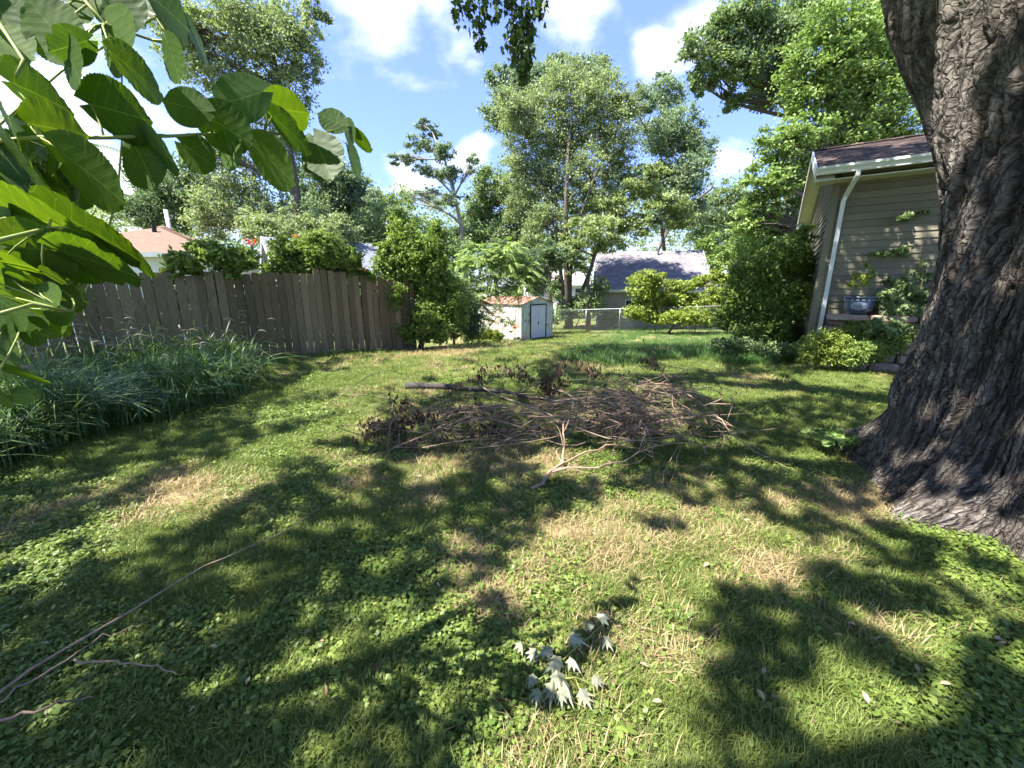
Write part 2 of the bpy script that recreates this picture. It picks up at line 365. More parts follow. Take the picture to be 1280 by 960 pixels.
# ------------------------------------------------------------------ lawn: one sheet to the horizon
def dryness(x, y):
    d = fbm(x*.75+3, y*.75, 21, 4)*.70+fbm(x*3.1, y*3.1, 25, 3)*.35
    px, py, zc = proj(np.stack([x, y, gz(x, y)], -1))
    e = np.zeros_like(x)
    for cx, cy_, rx, ry, a in [(870, 650, 120, 36, .22), (980, 710, 60, 34, .24), (390, 515, 120, 30, .15), (220, 630, 130, 34, .09), (560, 450, 150, 18, .16),
                               (440, 600, 60, 20, .12), (960, 485, 90, 12, .14), (1100, 780, 140, 50, .14), (700, 665, 60, 18, .18), (590, 690, 30, 20, .1),
                               (1070, 640, 50, 30, .15), (640, 435, 100, 10, .1)]:
        e = np.maximum(e, a*np.exp(-((px-cx)/rx)**2-((py-cy_)/ry)**2))
    ivy = np.exp(-((px-230)/330)**2-((py-860)/190)**2)
    return np.where(zc > .1, d+e-.22*ivy-.10*sst(800, 900, py), d)
def lawn():
    xs = np.unique(np.concatenate([np.arange(-9, 9.01, .1), np.linspace(-40, 40, 161), np.array([-600, -300, -150, -80, 80, 150, 300, 600])]))
    ys = np.unique(np.concatenate([np.arange(-1, 14.01, .1), np.linspace(-10, 60, 141), np.array([-300, -100, -40, 90, 150, 300, 600])]))
    X, Y = np.meshgrid(xs, ys); x = X.ravel(); y = Y.ravel()
    z = gz(x, y)+.02*(fbm(x*4, y*4, 5, 2)-.5)*(np.abs(x) < 12)
    n = len(xs); i = np.arange(len(ys)-1)[:, None]*n; j = np.arange(n-1)[None]
    Q = np.stack([i+j, i+j+1, i+n+j+1, i+n+j], -1).reshape(-1, 4)
    dr = np.where((np.abs(x) < 40) & (y < 60) & (y > -10), dryness(x, y), .45)
    o = mesh_obj('lawn', np.stack([x, y, z-.01], -1), Q, None, M['lawn'], None, True, {'dry': dr}); o['kind'] = 'structure'
lawn()

# ------------------------------------------------------------------ scattered ground cover (grass nobody could count)
def scatter(name, P, rot, scl, idx, protos, label, cat):
    c = bpy.data.collections.new(name+'_kinds')
    for k, (me, mat) in enumerate(protos):
        me.materials.append(mat); o = bpy.data.objects.new('%s_kind_%02d' % (name, k), me); c.objects.link(o)
    me = bpy.data.meshes.new(name); me.vertices.add(len(P)); me.vertices.foreach_set('co', np.asarray(P, np.float32).ravel())
    a = me.attributes.new('rot', 'FLOAT_VECTOR', 'POINT'); a.data.foreach_set('vector', np.asarray(rot, np.float32).ravel())
    a = me.attributes.new('scl', 'FLOAT', 'POINT'); a.data.foreach_set('value', np.asarray(scl, np.float32))
    a = me.attributes.new('idx', 'INT', 'POINT'); a.data.foreach_set('value', np.asarray(idx, np.int32))
    o = bpy.data.objects.new(name, me); col.objects.link(o)
    g = bpy.data.node_groups.new(name+'_nodes', 'GeometryNodeTree')
    g.interface.new_socket('Geometry', in_out='INPUT', socket_type='NodeSocketGeometry'); g.interface.new_socket('Geometry', in_out='OUTPUT', socket_type='NodeSocketGeometry')
    gi = g.nodes.new('NodeGroupInput'); go = g.nodes.new('NodeGroupOutput'); ip = g.nodes.new('GeometryNodeInstanceOnPoints')
    ci = g.nodes.new('GeometryNodeCollectionInfo'); ci.inputs['Collection'].default_value = c; ci.inputs['Separate Children'].default_value = True; ci.inputs['Reset Children'].default_value = True
    def na(n, t):
        q = g.nodes.new('GeometryNodeInputNamedAttribute'); q.data_type = t; q.inputs[0].default_value = n; return q.outputs[0]
    L = g.links; L.new(gi.outputs[0], ip.inputs['Points']); L.new(ci.outputs[0], ip.inputs['Instance']); ip.inputs['Pick Instance'].default_value = True
    L.new(na('idx', 'INT'), ip.inputs['Instance Index']); L.new(na('rot', 'FLOAT_VECTOR'), ip.inputs['Rotation']); L.new(na('scl', 'FLOAT'), ip.inputs['Scale'])
    L.new(ip.outputs[0], go.inputs[0])
    md = o.modifiers.new('scatter', 'NODES'); md.node_group = g
    return stuff(o, label, cat)

def blades(n, spread, h0, h1, w, lean, seg=3, seed=0, droop=.5):
    r = np.random.default_rng(seed); V = []; Q = []; T = []; A = []; k = 0
    for i in range(n):
        a = r.random()*2*math.pi; b = np.array([math.cos(a), math.sin(a), 0])*spread*math.sqrt(r.random())
        a2 = a+r.normal()*.9; d = np.array([math.cos(a2), math.sin(a2), 0]); s = np.array([-d[1], d[0], 0])
        h = h0+(h1-h0)*r.random(); ln = lean*(.4+r.random()); ww = w*(.7+.6*r.random())
        for j in range(seg+1):
            t = j/seg; p = b+d*h*ln*t**1.8+np.array([0, 0, h*(t-droop*ln*.6*t**2.5)])
            q = ww*(1-t**1.5)*.5+.0002
            V += [p-s*q, p+s*q]; A += [r.random()*.0+i/n]*2
        for j in range(seg): Q.append((k, k+1, k+3, k+2)); k += 2
        k += 2
    return make_mesh('tuft', V, Q, None, True, {'rnd': A})
def clover(n, spread, size, seed, kind=0):
    r = np.random.default_rng(seed); mb = MB()
    for i in range(n):
        a = r.random()*2*math.pi; q = spread*math.sqrt(r.random()); h = .012+.026*r.random(); s = size*(.6+.7*r.random())
        c = np.array([math.cos(a)*q, math.sin(a)*q, h]); ro = r.random()*6.28; ti = r.normal(0, .35, 2)
        m = 9; an = np.linspace(0.35, 2*math.pi-.35, m); rr = s*(.5+.06*np.cos(an*5))
        x = np.cos(an)*rr; y = np.sin(an)*rr
        z = -.25*np.abs(y)+x*ti[0]+y*ti[1]
        P = np.stack([x*math.cos(ro)-y*math.sin(ro), x*math.sin(ro)+y*math.cos(ro), z], -1)
        V = np.vstack([[0, 0, 0], P])+c
        mb.add(V, None, [(0, j, j+1) for j in range(1, m)], a=r.random()*.5)
    return make_mesh('clover', np.vstack(mb.V), None, np.vstack(mb.T), True, {'rnd': np.concatenate(mb.A)})

def ground_cover():
    protos = [(blades(26, .06, .020, .048, .0027, .8, 3, s), M['grass']) for s in (1, 2, 3)] + \
             [(blades(16, .06, .025, .06, .0035, 1.3, 3, s), M['grass_dry']) for s in (4, 5)] + \
             [(clover(13, .065, .0175, s), M['clover']) for s in (6, 7, 8)] + \
             [(clover(6, .06, .028, 9), M['clover']), (blades(10, .04, .05, .10, .004, .9, 4, 10), M['grass'])]
    bands = [(-.4, .5, 500), (.5, 2.2, 1150), (2.2, 4, 620), (4, 7, 260), (7, 12, 90), (12, 27, 28)]
    PP = []; SS = []; II = []
    for y0, y1, dens in bands:
        w = 1.5*y1+1.3; n = int(dens*2*w*(y1-y0)); x = rng.uniform(-w, w, n); y = rng.uniform(y0, y1, n)
        P = np.stack([x, y, gz(x, y)], -1); px, py, zc = proj(P)
        ok = (np.abs(x) < 1.5*y+1.5)
        ok &= np.hypot(x-3.75, y-2.6) > 1.0
        ok &= ~((y > 7.6) & (x > 4.6)) & ~((y > 11.0) & (x < -3.5)) & ~((x+y < 2.2-5) & False)
        # behind the fence line nothing of the lawn shows
        ok &= (y-8.3)-(x+5.3)*1.045 < .2+99*(x > -2.2)
        P = P[ok]; x = x[ok]; y = y[ok]; px = px[ok]; py = py[ok]
        d = dryness(x, y)+rng.normal(0, .07, len(x)); cl = fbm(x*1.1+40, y*1.1, 31, 3)+rng.normal(0, .1, len(x))+.2*np.exp(-((px-230)/350)**2-((py-860)/220)**2)
        r = rng.random(len(x)); idx = np.where(r < .33, 0, np.where(r < .66, 1, 2))
        idx = np.where((cl > .575) & (y < 7), 5+(rng.random(len(x))*3).astype(int), idx)
        idx = np.where((cl > .60) & (y < 6) & (rng.random(len(x)) < .10), 8, idx)
        idx = np.where((rng.random(len(x)) < .012), 9, idx)
        idx = np.where(d > .70, np.where(rng.random(len(x)) < .5, 3, 4), idx)
        keep = ~((d > .80) & (rng.random(len(x)) < .5))
        s = rng.uniform(.7, 1.3, len(x))*(1 if y0 < 4 else 1.25 if y0 < 7 else 1.7 if y0 < 12 else 2.2)
        PP.append(P[keep]); SS.append(s[keep]); II.append(idx[keep])
    P = np.vstack(PP); n = len(P)
    rot = np.stack([rng.normal(0, .12, n), rng.normal(0, .12, n), rng.uniform(0, 6.28, n)], -1)
    o = scatter('lawn_grass', P, rot, np.concatenate(SS), np.concatenate(II), protos, 'short mown lawn grass mixed with clover and ground ivy', 'grass')
    # the unmown, darker grass between the brush and the back fence
    n = 2600; px = rng.uniform(700, 1010, n); py = rng.uniform(408, 466, n)
    G = np.array([ground(a, b) for a, b in zip(px[:900], py[:900])])
    G = G[np.repeat(np.arange(900), 4)]+np.hstack([rng.normal(0, .35, (3600, 2)), np.zeros((3600, 1))]); G[:, 2] = gz(G[:, 0], G[:, 1])
    px, py, _ = proj(G)
    ok = in_poly(px, py, [(690, 452), (735, 425), (770, 408), (900, 404), (1000, 415), (1010, 452), (930, 458), (860, 448), (760, 458)]) & (G[:, 1] > 6.6)
    G = G[ok]; n = len(G)
    pr = [(blades(22, .16, .09, .24, .007, .9, 4, s), M['grass_long']) for s in (21, 22, 23)]
    scatter('long_grass', G, np.stack([rng.normal(0, .1, n), rng.normal(0, .1, n), rng.uniform(0, 6.28, n)], -1), rng.uniform(.7, 1.25, n),
            rng.integers(0, 3, n), pr, 'long unmown blue green grass behind the brush pile', 'long grass')
ground_cover()

# ------------------------------------------------------------------ foliage tools
def leaf_quads(P, Nn, size, asp=.55, fold=.0, r=None, rnd=None):
    n = len(P); t = unit(r.normal(size=(n, 3))); Nn = unit(Nn); t = unit(t-(t*Nn).sum(1, keepdims=True)*Nn); s = np.cross(Nn, t)
    L = (size*r.uniform(.65, 1.35, n))[:, None]
    if fold:
        V = np.stack([P-t*L*.5, P+s*L*asp*.5+Nn*L*fold, P+t*L*.5, P-s*L*asp*.5+Nn*L*fold, P-Nn*L*.02], 1).reshape(-1, 3)
        k = np.arange(n)[:, None]*5
        Q = np.vstack([k+np.array([[0, 4, 2, 1]]), k+np.array([[0, 3, 2, 4]])]); m = 5
    else:
        V = np.stack([P-t*L*.5, P+s*L*asp*.5, P+t*L*.5, P-s*L*asp*.5], 1).reshape(-1, 3)
        k = np.arange(n)[:, None]*4; Q = k+np.array([[0, 1, 2, 3]]); m = 4
    return V, Q, np.repeat(rnd, m)
def clump_leaves(C, rad, n_each, size, r, up=.5, out=.35, flat=.7, centre=None, fold=0., asp=.55, droop=0):
    k = len(C); idx = np.repeat(np.arange(k), n_each); n = len(idx)
    g = r.normal(size=(n, 3)); g = unit(g)*(np.abs(r.normal(size=(n, 1)))**.75)*.75
    off = g*np.asarray(rad)[idx][:, None]*np.array([1, 1, flat])
    P = C[idx]+off
    P[:, 2] -= droop*np.hypot(off[:, 0], off[:, 1])
    Nn = unit(r.normal(size=(n, 3)))+np.array([0, 0, up])+out*unit(off)
    rnd = np.clip(r.random(k)[idx]*.5+r.random(n)*.5, 0, 1)
    return leaf_quads(P, Nn, size, asp, fold, r, rnd)
def curve(a, b, bend, n=5, r=rng):
    a = np.asarray(a, float); b = np.asarray(b, float); t = np.linspace(0, 1, n)[:, None]; L = np.linalg.norm(b-a)
    o = r.normal(size=3)*bend*L; o[2] = abs(o[2])*.6
    return a+(b-a)*t+o*np.sin(t*math.pi)
def tree(name, label, cat, Y, ells, base, n, size, mat, seed, clump=.36, per=90, trunk_r=.22, bark='bark', stems=1, depth=.85, flat=.7, up=.5,
         group=None, fold=0., asp=.55, lean=None, droop=.0, fill=.45, twig_r=.02, trunk_pts=None, crown_name='crown'):
    r = np.random.default_rng(seed)
    E = []
    for e in ells:
        cx, cy_, rx, ry = e[:4]; c = at(cx, cy_, Y+(e[4] if len(e) > 4 else r.normal()*.04*Y*.5)); s = zc_of(c)/F
        E.append((c, rx*s, ry*s))
    bx = at(base[0], 360, Y)[0]; b = np.array([bx, Y, float(gz(bx, Y))-.05])
    root = thing(name, b, label, cat, group)
    area = np.array([e[1]*e[2] for e in E]); wt = area/area.sum(); n = int(n*1.6); size = size*1.12; ncl = max(len(E)*3, n//per)
    C = []; Rr = []; Ei = []
    for i, (c, rx, rz) in enumerate(E):
        k = max(3, int(round(ncl*wt[i]))); d = unit(r.normal(size=(k, 3))); q = r.random((k, 1))**fill
        C.append(c+d*q*np.array([rx, (rx+rz)/2*depth, rz])*.92); Rr.append(np.full(k, clump)*math.sqrt(rx*rz)*r.uniform(.6, 1.3, k)); Ei += [i]*k
    C = np.vstack(C); Rr = np.concatenate(Rr); Ei = np.array(Ei)
    gzC = gz(C[:, 0], C[:, 1])+.15; C[:, 2] = np.maximum(C[:, 2], gzC)
    V, Q, A = clump_leaves(C, Rr, per, size, r, up=up, flat=flat, fold=fold, asp=asp, droop=droop)
    zmin = gz(V[:, 0], V[:, 1])+.02; V[:, 2] = np.maximum(V[:, 2], zmin)
    mesh_obj(crown_name, V, Q, None, mat, root, False, {'rnd': A})
    mb = MB(); top = max(E, key=lambda e: e[0][2])[0]
    tops = [top] if stems == 1 else [E[j][0] for j in np.argsort([-e[0][2] for e in E])[:stems]]
    spines = []
    for j, tp in enumerate(tops):
        b2 = b+np.array([r.normal()*trunk_r, r.normal()*trunk_r, 0])*(j > 0)
        if trunk_pts is not None and j == 0: P = np.array([at(q[0], q[1], Y) for q in trunk_pts]); P = np.vstack([b, P])
        else: P = curve(b2, b2+(tp-b2)*.96, .05, 8, r)
        rr = trunk_r*np.linspace(1, .16, len(P))*(1 if j == 0 else .75); rr[0] *= 1.3
        mb.tube(P, rr, 8); spines.append((P, rr))
    SPN = np.vstack([s[0][1:] for s in spines]); SR = np.concatenate([s[1][1:] for s in spines])
    for i, (c, rx, rz) in enumerate(E):
        tgt = c-np.array([0, 0, rz*.2]); d = np.linalg.norm(SPN-tgt, axis=1)+1.2*np.maximum(0, SPN[:, 2]-tgt[2]+.25*np.linalg.norm(SPN[:, :2]-tgt[:2], axis=1))
        j = int(np.argmin(d)); P = curve(SPN[j], tgt, .08, 6, r); rr = np.linspace(min(SR[j]*.8, trunk_r*.5), trunk_r*.1, 6)
        mb.tube(P, rr, 6, cap=False)
        k = np.where(Ei == i)[0]
        for q in k[:: max(1, len(k)//26)]:
            s = P[r.integers(2, 6)]; mb.tube(curve(s, C[q], .1, 4, r), np.linspace(trunk_r*.11, trunk_r*.03, 4), 4, cap=False)
    mb.build('trunk', M[bark], root, True)
    return root

# ------------------------------------------------------------------ the big maple on the right
MC = np.array([3.72, 2.62])
def wrap(a): return (a+math.pi) % (2*math.pi)-math.pi
def trunk_radius(th, z):
    r = .645+.27*np.exp(-np.maximum(z, 0)/.52)+.02*np.sin(3*th+1)+.025*np.sin(5*th+z*.8)
    for a, amp, w, h in [(197, .36, 13, .30), (228, .36, 14, .34), (117, .52, 11, .22), (152, -.12, 12, .4), (212, -.07, 6, .3), (262, .3, 18, .3), (310, .3, 22, .3), (20, .3, 22, .3), (75, .3, 16, .25)]:
        r = r+amp*np.exp(-(wrap(th-R(a))/R(w))**2)*np.exp(-np.maximum(z, 0)/h)
    r = r+.69*sst(1.5, 4.3, z)*np.exp(-(wrap(th-R(120))/R(35))**2)
    r = r+.28*sst(1.8, 4.3, z)*np.exp(-(wrap(th-R(232))/R(48))**2)
    r = r-.17*sst(1.2, 2.8, z)*np.exp(-(wrap(th-R(178))/R(6.5))**2)
    for a, z0, amp, sa, sz in [(200, 1.25, .035, 9, .16), (186, 2.05, .04, 7, .12), (140, .75, .04, 12, .2), (216, .6, .03, 12, .22)]:
        r = r+amp*np.exp(-(wrap(th-R(a))/R(sa))**2-((z-z0)/sz)**2)
    return r
def lit_points():
    """places on the trunk that the sun reaches through gaps in the crown"""
    pts = []; th = np.linspace(R(95), R(235), 300)
    def on(px, py, r_):
        zs = np.linspace(-.05, 4, 200); TH, ZZ = np.meshgrid(th, zs); rr = trunk_radius(TH, ZZ)
        P = np.stack([MC[0]-.16*sst(2.2, 4.4, ZZ)+rr*np.cos(TH), MC[1]+rr*np.sin(TH), ZZ], -1).reshape(-1, 3); x, y, zc = proj(P); e = np.hypot(x-px, y-py)+8*zc; pts.append((*P[int(np.argmin(e))], r_))
    for px, py, r_ in [(1200, 20, .15), (1197, 60, .17), (1193, 100, .18), (1190, 140, .17), (1192, 180, .14),
                       (1120, 640, .15), (1150, 640, .18), (1180, 650, .2), (1215, 665, .2), (1250, 685, .18)]: on(px, py, r_)
    return pts
def big_maple():
    root = thing('maple_tree', (MC[0], MC[1], float(gz(*MC))), 'huge old tree with deeply furrowed grey bark, flared roots, right edge of the lawn', 'tree')
    th = np.concatenate([np.linspace(R(85), R(262), 460, endpoint=False), np.linspace(R(262), R(445), 50, endpoint=False)]); nt = len(th)
    z = np.concatenate([np.linspace(-.12, 1.0, 150, endpoint=False), np.linspace(1.0, 4.4, 320)]); nz = len(z)
    TH, Z = np.meshgrid(th, z); t = TH.ravel(); zz = Z.ravel()
    rad = trunk_radius(t, zz); s = wrap(t-R(170))*.85
    # bark: long interlacing flat ridges parted by narrow deep fissures, broken by short cross cracks
    base = sst(.75, .1, zz); deep = 1-.5*base
    sa = s*(.55+.45*rad/.75)
    wx = sa+.030*(fbm(s*4, zz*1.6, 41, 3)-.5)*2+.010*(vn2(s*22, zz*8, 44)-.5)*2+.004*(vn2(s*70, zz*30, 45)-.5)*2+.07*np.sin(zz*1.2+s*1.3)*sst(0, 1.5, zz)
    wz = zz+.02*(vn2(s*30, zz*12, 46)-.5)
    def fis(f, g, seed, w): n = vn2(wx*f, wz*g, seed)*.8+vn2(wx*f*2.1+3, wz*g*2.1, seed+1)*.2; return np.exp(-np.abs(2*n-1)/w)
    f1 = fis(15, 1.5+3.5*base, 51, .16); f2 = fis(27, 3.0+5*base, 55, .14); f3 = fis(20, 17, 59, .07)*(vn2(wx*9, wz*9, 62) > .42); f4 = fis(60, 9, 64, .25)
    hgt = vn2(wx*15+9, wz*3, 68); fine = fbm(wx*75, zz*40, 81, 3); rough = vn2(wx*130, zz*55, 85)
    disp = deep*(-.060*f1-.030*f2+.030*(hgt-.5))-.012*f3*deep-.007*f4+.012*(fine-.5)+.005*(rough-.5)+.03*(fbm(s*2.5, zz*1.2, 66, 2)-.5)+.012
    plate = np.clip(1-1.0*f1-.75*f2-.5*f3-.25*f4, 0, 1); flake = .55*hgt+.45*vn2(wx*38, wz*11, 88); f3 = plate
    rr = rad+disp
    lx = MC[0]-.16*sst(2.2, 4.4, zz); ly = MC[1]+.0*zz
    z0 = float(gz(*MC))
    V = np.stack([lx+rr*np.cos(t), ly+rr*np.sin(t), zz+z0+.02*(fine-.5)], -1)
    i = np.arange(nz-1)[:, None]*nt; j = np.arange(nt)[None]; j2 = (j+1) % nt
    Q = np.stack([i+j, i+j2, i+nt+j2, i+nt+j], -1).reshape(-1, 4)
    dep = np.clip(.05+.60*plate+.40*(fine-.45)+.35*(flake-.5), 0, 1)
    mesh_obj('trunk', V, Q, None, M['maple_bark'], root, True, {'depth': dep}, uv=np.stack([wx, zz, base], -1))
    # limbs, all above the frame
    mb = MB(); L = {}
    for k, (a, pts, r0) in enumerate([(0, [(3.2, 3.2, 4.0), (2.2, 3.6, 5.6), (.4, 4.2, 7.2), (-2.2, 4.6, 8.4), (-4.6, 4.8, 9.2)], .42),
                                      (0, [(3.3, 2.3, 4.0), (2.6, 1.2, 5.8), (1.0, .2, 7.0), (-1.4, -.6, 7.8), (-4, -1, 8.4)], .4),
                                      (0, [(3.5, 2.9, 4.1), (3.0, 4.6, 6.6), (1.6, 6.6, 9.0), (-.6, 8.4, 10.8)], .36),
                                      (0, [(4.0, 2.4, 4.1), (4.4, 1.6, 6.4), (5.2, .6, 8.6), (5.6, 0, 10.5)], .42),
                                      (0, [(1.0, .2, 7.0), (-1.0, 1.2, 7.9), (-3.8, 1.6, 8.2), (-6.4, 1.8, 8.0)], .16),
                                      (0, [(.4, 4.2, 7.2), (-2.4, 6.2, 8.6), (-5.0, 7.6, 9.4)], .14),
                                      (0, [(2.2, 3.6, 5.6), (1.4, 4.4, 5.5), (.55, 5.0, 5.3), (.12, 5.2, 5.0)], .07)]):
        P = np.array(pts, float); tt = np.linspace(0, len(P)-1, 14); P2 = np.stack([np.interp(tt, np.arange(len(P)), P[:, q]) for q in range(3)], -1)
        P2 += .05*rng.normal(size=P2.shape)*(np.arange(14)[:, None] > 0); rr_ = np.linspace(r0, r0*.2, 14); mb.tube(P2, rr_, 10)
    mb.build('limb', M['bark'], root, True)
    # overhead crown: leaves stand where their shade falls on the lawn; gaps leave the sunlit patches
    lit = [[(-40, 708), (125, 646), (265, 580), (395, 530), (475, 504), (505, 540), (410, 586), (310, 614), (198, 678), (65, 732), (-40, 768)],
           [(380, 470), (470, 438), (700, 412), (780, 420), (720, 440), (660, 455), (600, 474), (530, 500), (440, 515), (350, 530), (310, 540), (330, 505)],
           [(680, 655), (780, 608), (900, 622), (1010, 672), (1045, 750), (960, 750), (900, 722), (800, 735), (760, 760), (640, 775), (640, 700)],
           [(535, 770), (640, 735), (760, 715), (850, 690), (920, 742), (900, 840), (880, 960), (620, 960), (530, 900), (480, 850), (500, 800)],
           [(330, 850), (400, 790), (520, 760), (540, 800), (480, 850), (400, 900)],
           [(960, 850), (1060, 835), (1180, 890), (1280, 960), (1000, 960)],
           [(1165, 690), (1290, 735), (1290, 800), (1200, 760)],
           [(850, 478), (960, 468), (1110, 458), (1110, 492), (960, 498), (880, 500)],
           [(730, 458), (900, 446), (910, 464), (750, 472)], [(640, 575), (700, 555), (790, 560), (780, 595), (690, 600)],
           [(500, 580), (560, 565), (590, 590), (520, 605)], [(380, 615), (440, 590), (500, 590), (430, 625)],
           [(0, 570), (90, 530), (100, 560), (10, 590)]]
    n = 430000; gx = rng.uniform(-9, 11, n); gy = rng.uniform(-1.5, 13.5, n)
    h = np.maximum(5.2, (1.5+.60*gy)/1.06+.25)+4.2*rng.random(n)**1.3
    P = np.stack([gx, gy, np.zeros(n)], -1)+SUN*(h/SUN[2])[:, None]
    G = np.stack([gx, gy, gz(gx, gy)], -1)
    jit = rng.normal(0, .035, (n, 2)); G2 = G.copy(); G2[:, :2] += jit+.30*(np.stack([fbm(gx*1.6, gy*1.6, 71, 3), fbm(gx*1.6, gy*1.6, 75, 3)], -1)-.5)
    px, py, zc = proj(G2); isl = np.zeros(n, bool)
    for p in lit: isl |= in_poly(px, py, p)
    isl &= zc > .2
    flk = fbm(gx*2.2+9, gy*2.2, 81, 3)
    keep = np.where(isl, flk > .66, flk < .70)
    keep &= ~((py < 425) & (zc > .2) & (px > 420) & (px < 760))
    for x, y, z, r_ in lit_points():
        d = P-np.array([x, y, z]); d = d-(d@SUN)[:, None]*SUN; keep &= np.linalg.norm(d, axis=1) > r_
    qx, qy, qz = proj(P); keep &= ~((qz > 0) & (qx > -90) & (qx < 1370) & (qy > -70) & (qy < 1000))
    keep &= fbm(P[:, 0]*.7+P[:, 2]*.5, P[:, 1]*.7-P[:, 2]*.3, 91, 2) > .30
    # sun reaches part of the mulberry spray
    for c, r_ in SUNNY:
        d = P-c; t_ = d@SUN; d = d-t_[:, None]*SUN; keep &= ~((np.linalg.norm(d, axis=1) < r_+.07) & (t_ > 0))
    P = P[keep][:72000]; r = np.random.default_rng(5)
    V, Q, A = leaf_quads(P, unit(r.normal(size=P.shape))+np.array([0, 0, .9]), .155, .8, 0, r, r.random(len(P)))
    stuff(mesh_obj('crown', V, Q, None, M['leaf_over'], root, False, {'rnd': A}))
    # drooping sprays that come into the top of the frame: lobed leaves
    mb = MB(); tw = MB(); lob = [(0, 0), (.16, .10), (.42, .06), (.30, .22), (.50, .46), (.24, .42), (.20, .58), (.10, .62), (0, 1), (-.10, .62), (-.20, .58), (-.24, .42), (-.5, .46), (-.30, .22), (-.42, .06), (-.16, .10)]
    lob = np.array(lob); r = np.random.default_rng(15)
    for px_, y0, y1, wd, k in [(578, -40, 25, 14, 60), (596, -40, 58, 16, 110), (618, -40, 22, 14, 60), (640, -40, 20, 12, 50), (652, 5, 96, 17, 260), (640, 30, 80, 14, 60), (662, 10, 80, 12, 80), (676, -40, 20, 14, 70), (588, -40, 12, 20, 50)]:
        top = at(px_, y0, 5.2); bot = at(px_+r.normal()*3, y1, 5.2); C_ = curve(top, bot, .03, 6, r); tw.tube(C_, np.linspace(.008, .003, 6), 5)
        up_ = np.array([.12+r.normal()*.1, 5.2+r.normal()*.1, 5.0]); tw.tube(curve(up_, top, .06, 4, r), [.012, .01, .009, .008], 5)
        s = zc_of(top)/F
        for q in range(k):
            t_ = r.random(); c = C_[0]+(C_[-1]-C_[0])*t_+np.array([r.normal()*wd*s*.5*(1.1-t_*.6), r.normal()*wd*s*.6, 0])
            d = unit(np.array([r.normal()*.5, r.normal()*.5, -1.0])); nn = unit(np.cross(d, r.normal(size=3))); w = np.cross(nn, d); L_ = .085*r.uniform(.7, 1.25)
            V = c+(lob[:, :1]*w+lob[:, 1:]*d+.12*np.abs(lob[:, :1])*nn)*L_
            V = np.vstack([V, [c+d*L_*.4]]); m = len(lob)
            mb.add(V, None, [(m, i, (i+1) % m) for i in range(m)], a=r.random())
    stuff(mb.build('hanging_leaf', M['leaf_backlit'], root)); tw.build('twig', M['twig'], root)
SUNNY = [(at(30, 210, .62), .16), (at(55, 120, .62), .13), (at(155, 140, .78), .12), (at(230, 130, .85), .08), (at(405, 195, 1.1), .10), (at(430, 155, 1.15), .08),
         (at(85, 60, .62), .10), (at(240, 195, .85), .07), (at(130, 325, .75), .10), (at(25, 330, .6), .12), (at(20, 400, .65), .12), (at(290, 190, .9), .07), (ground(700, 855), .22), (ground(730, 820), .16)]
big_maple()

# ------------------------------------------------------------------ mulberry spray, upper left, each big leaf its own part
def mulberry_leaf(seed, lob=False):
    r = np.random.default_rng(seed); nv = 44; v = np.linspace(0, 1, nv)
    q = np.abs(2*np.clip(v, 0, .94)/.94*.5**0-1) if False else np.abs((v-.44)/np.where(v < .44, .44, .50))
    w = .43*np.clip(1-q**2.3, 0, 1)**.62; w = np.where(v > .94, .05*(1-v)/.06, np.maximum(w, np.where(v > .5, .05, .0))); w[0] = .06; w[-1] = .0
    if lob: w = w*(1-.30*np.exp(-((v-.66)/.07)**2))
    ser = .016*(np.arange(nv) % 2)*(v > .08)*(v < .97)
    back = -.12*np.exp(-v*7)
    V = []; UV = []
    cols = np.array([-1, -.66, -.33, 0, .33, .66, 1])
    for i in range(nv):
        for c in cols:
            e = abs(c) == 1; x = c*(w[i]+(ser[i] if e else 0)); y = v[i]+back[i]*abs(c)*1.6*(v[i] < .3)
            zf = .08*abs(x)-.09*(v[i]-.35)**2-.10*x*x+.0015*math.sin(v[i]*26-abs(x)*12)*(abs(c) > 0)+.006*r.normal()*(e)
            V.append((x, y, zf)); UV.append((x, v[i], 0))
    n = 7; Q = [(i*n+j, i*n+j+1, (i+1)*n+j+1, (i+1)*n+j) for i in range(nv-1) for j in range(n-1)]
    return make_mesh('leaf', V, Q, None, True, None, UV)
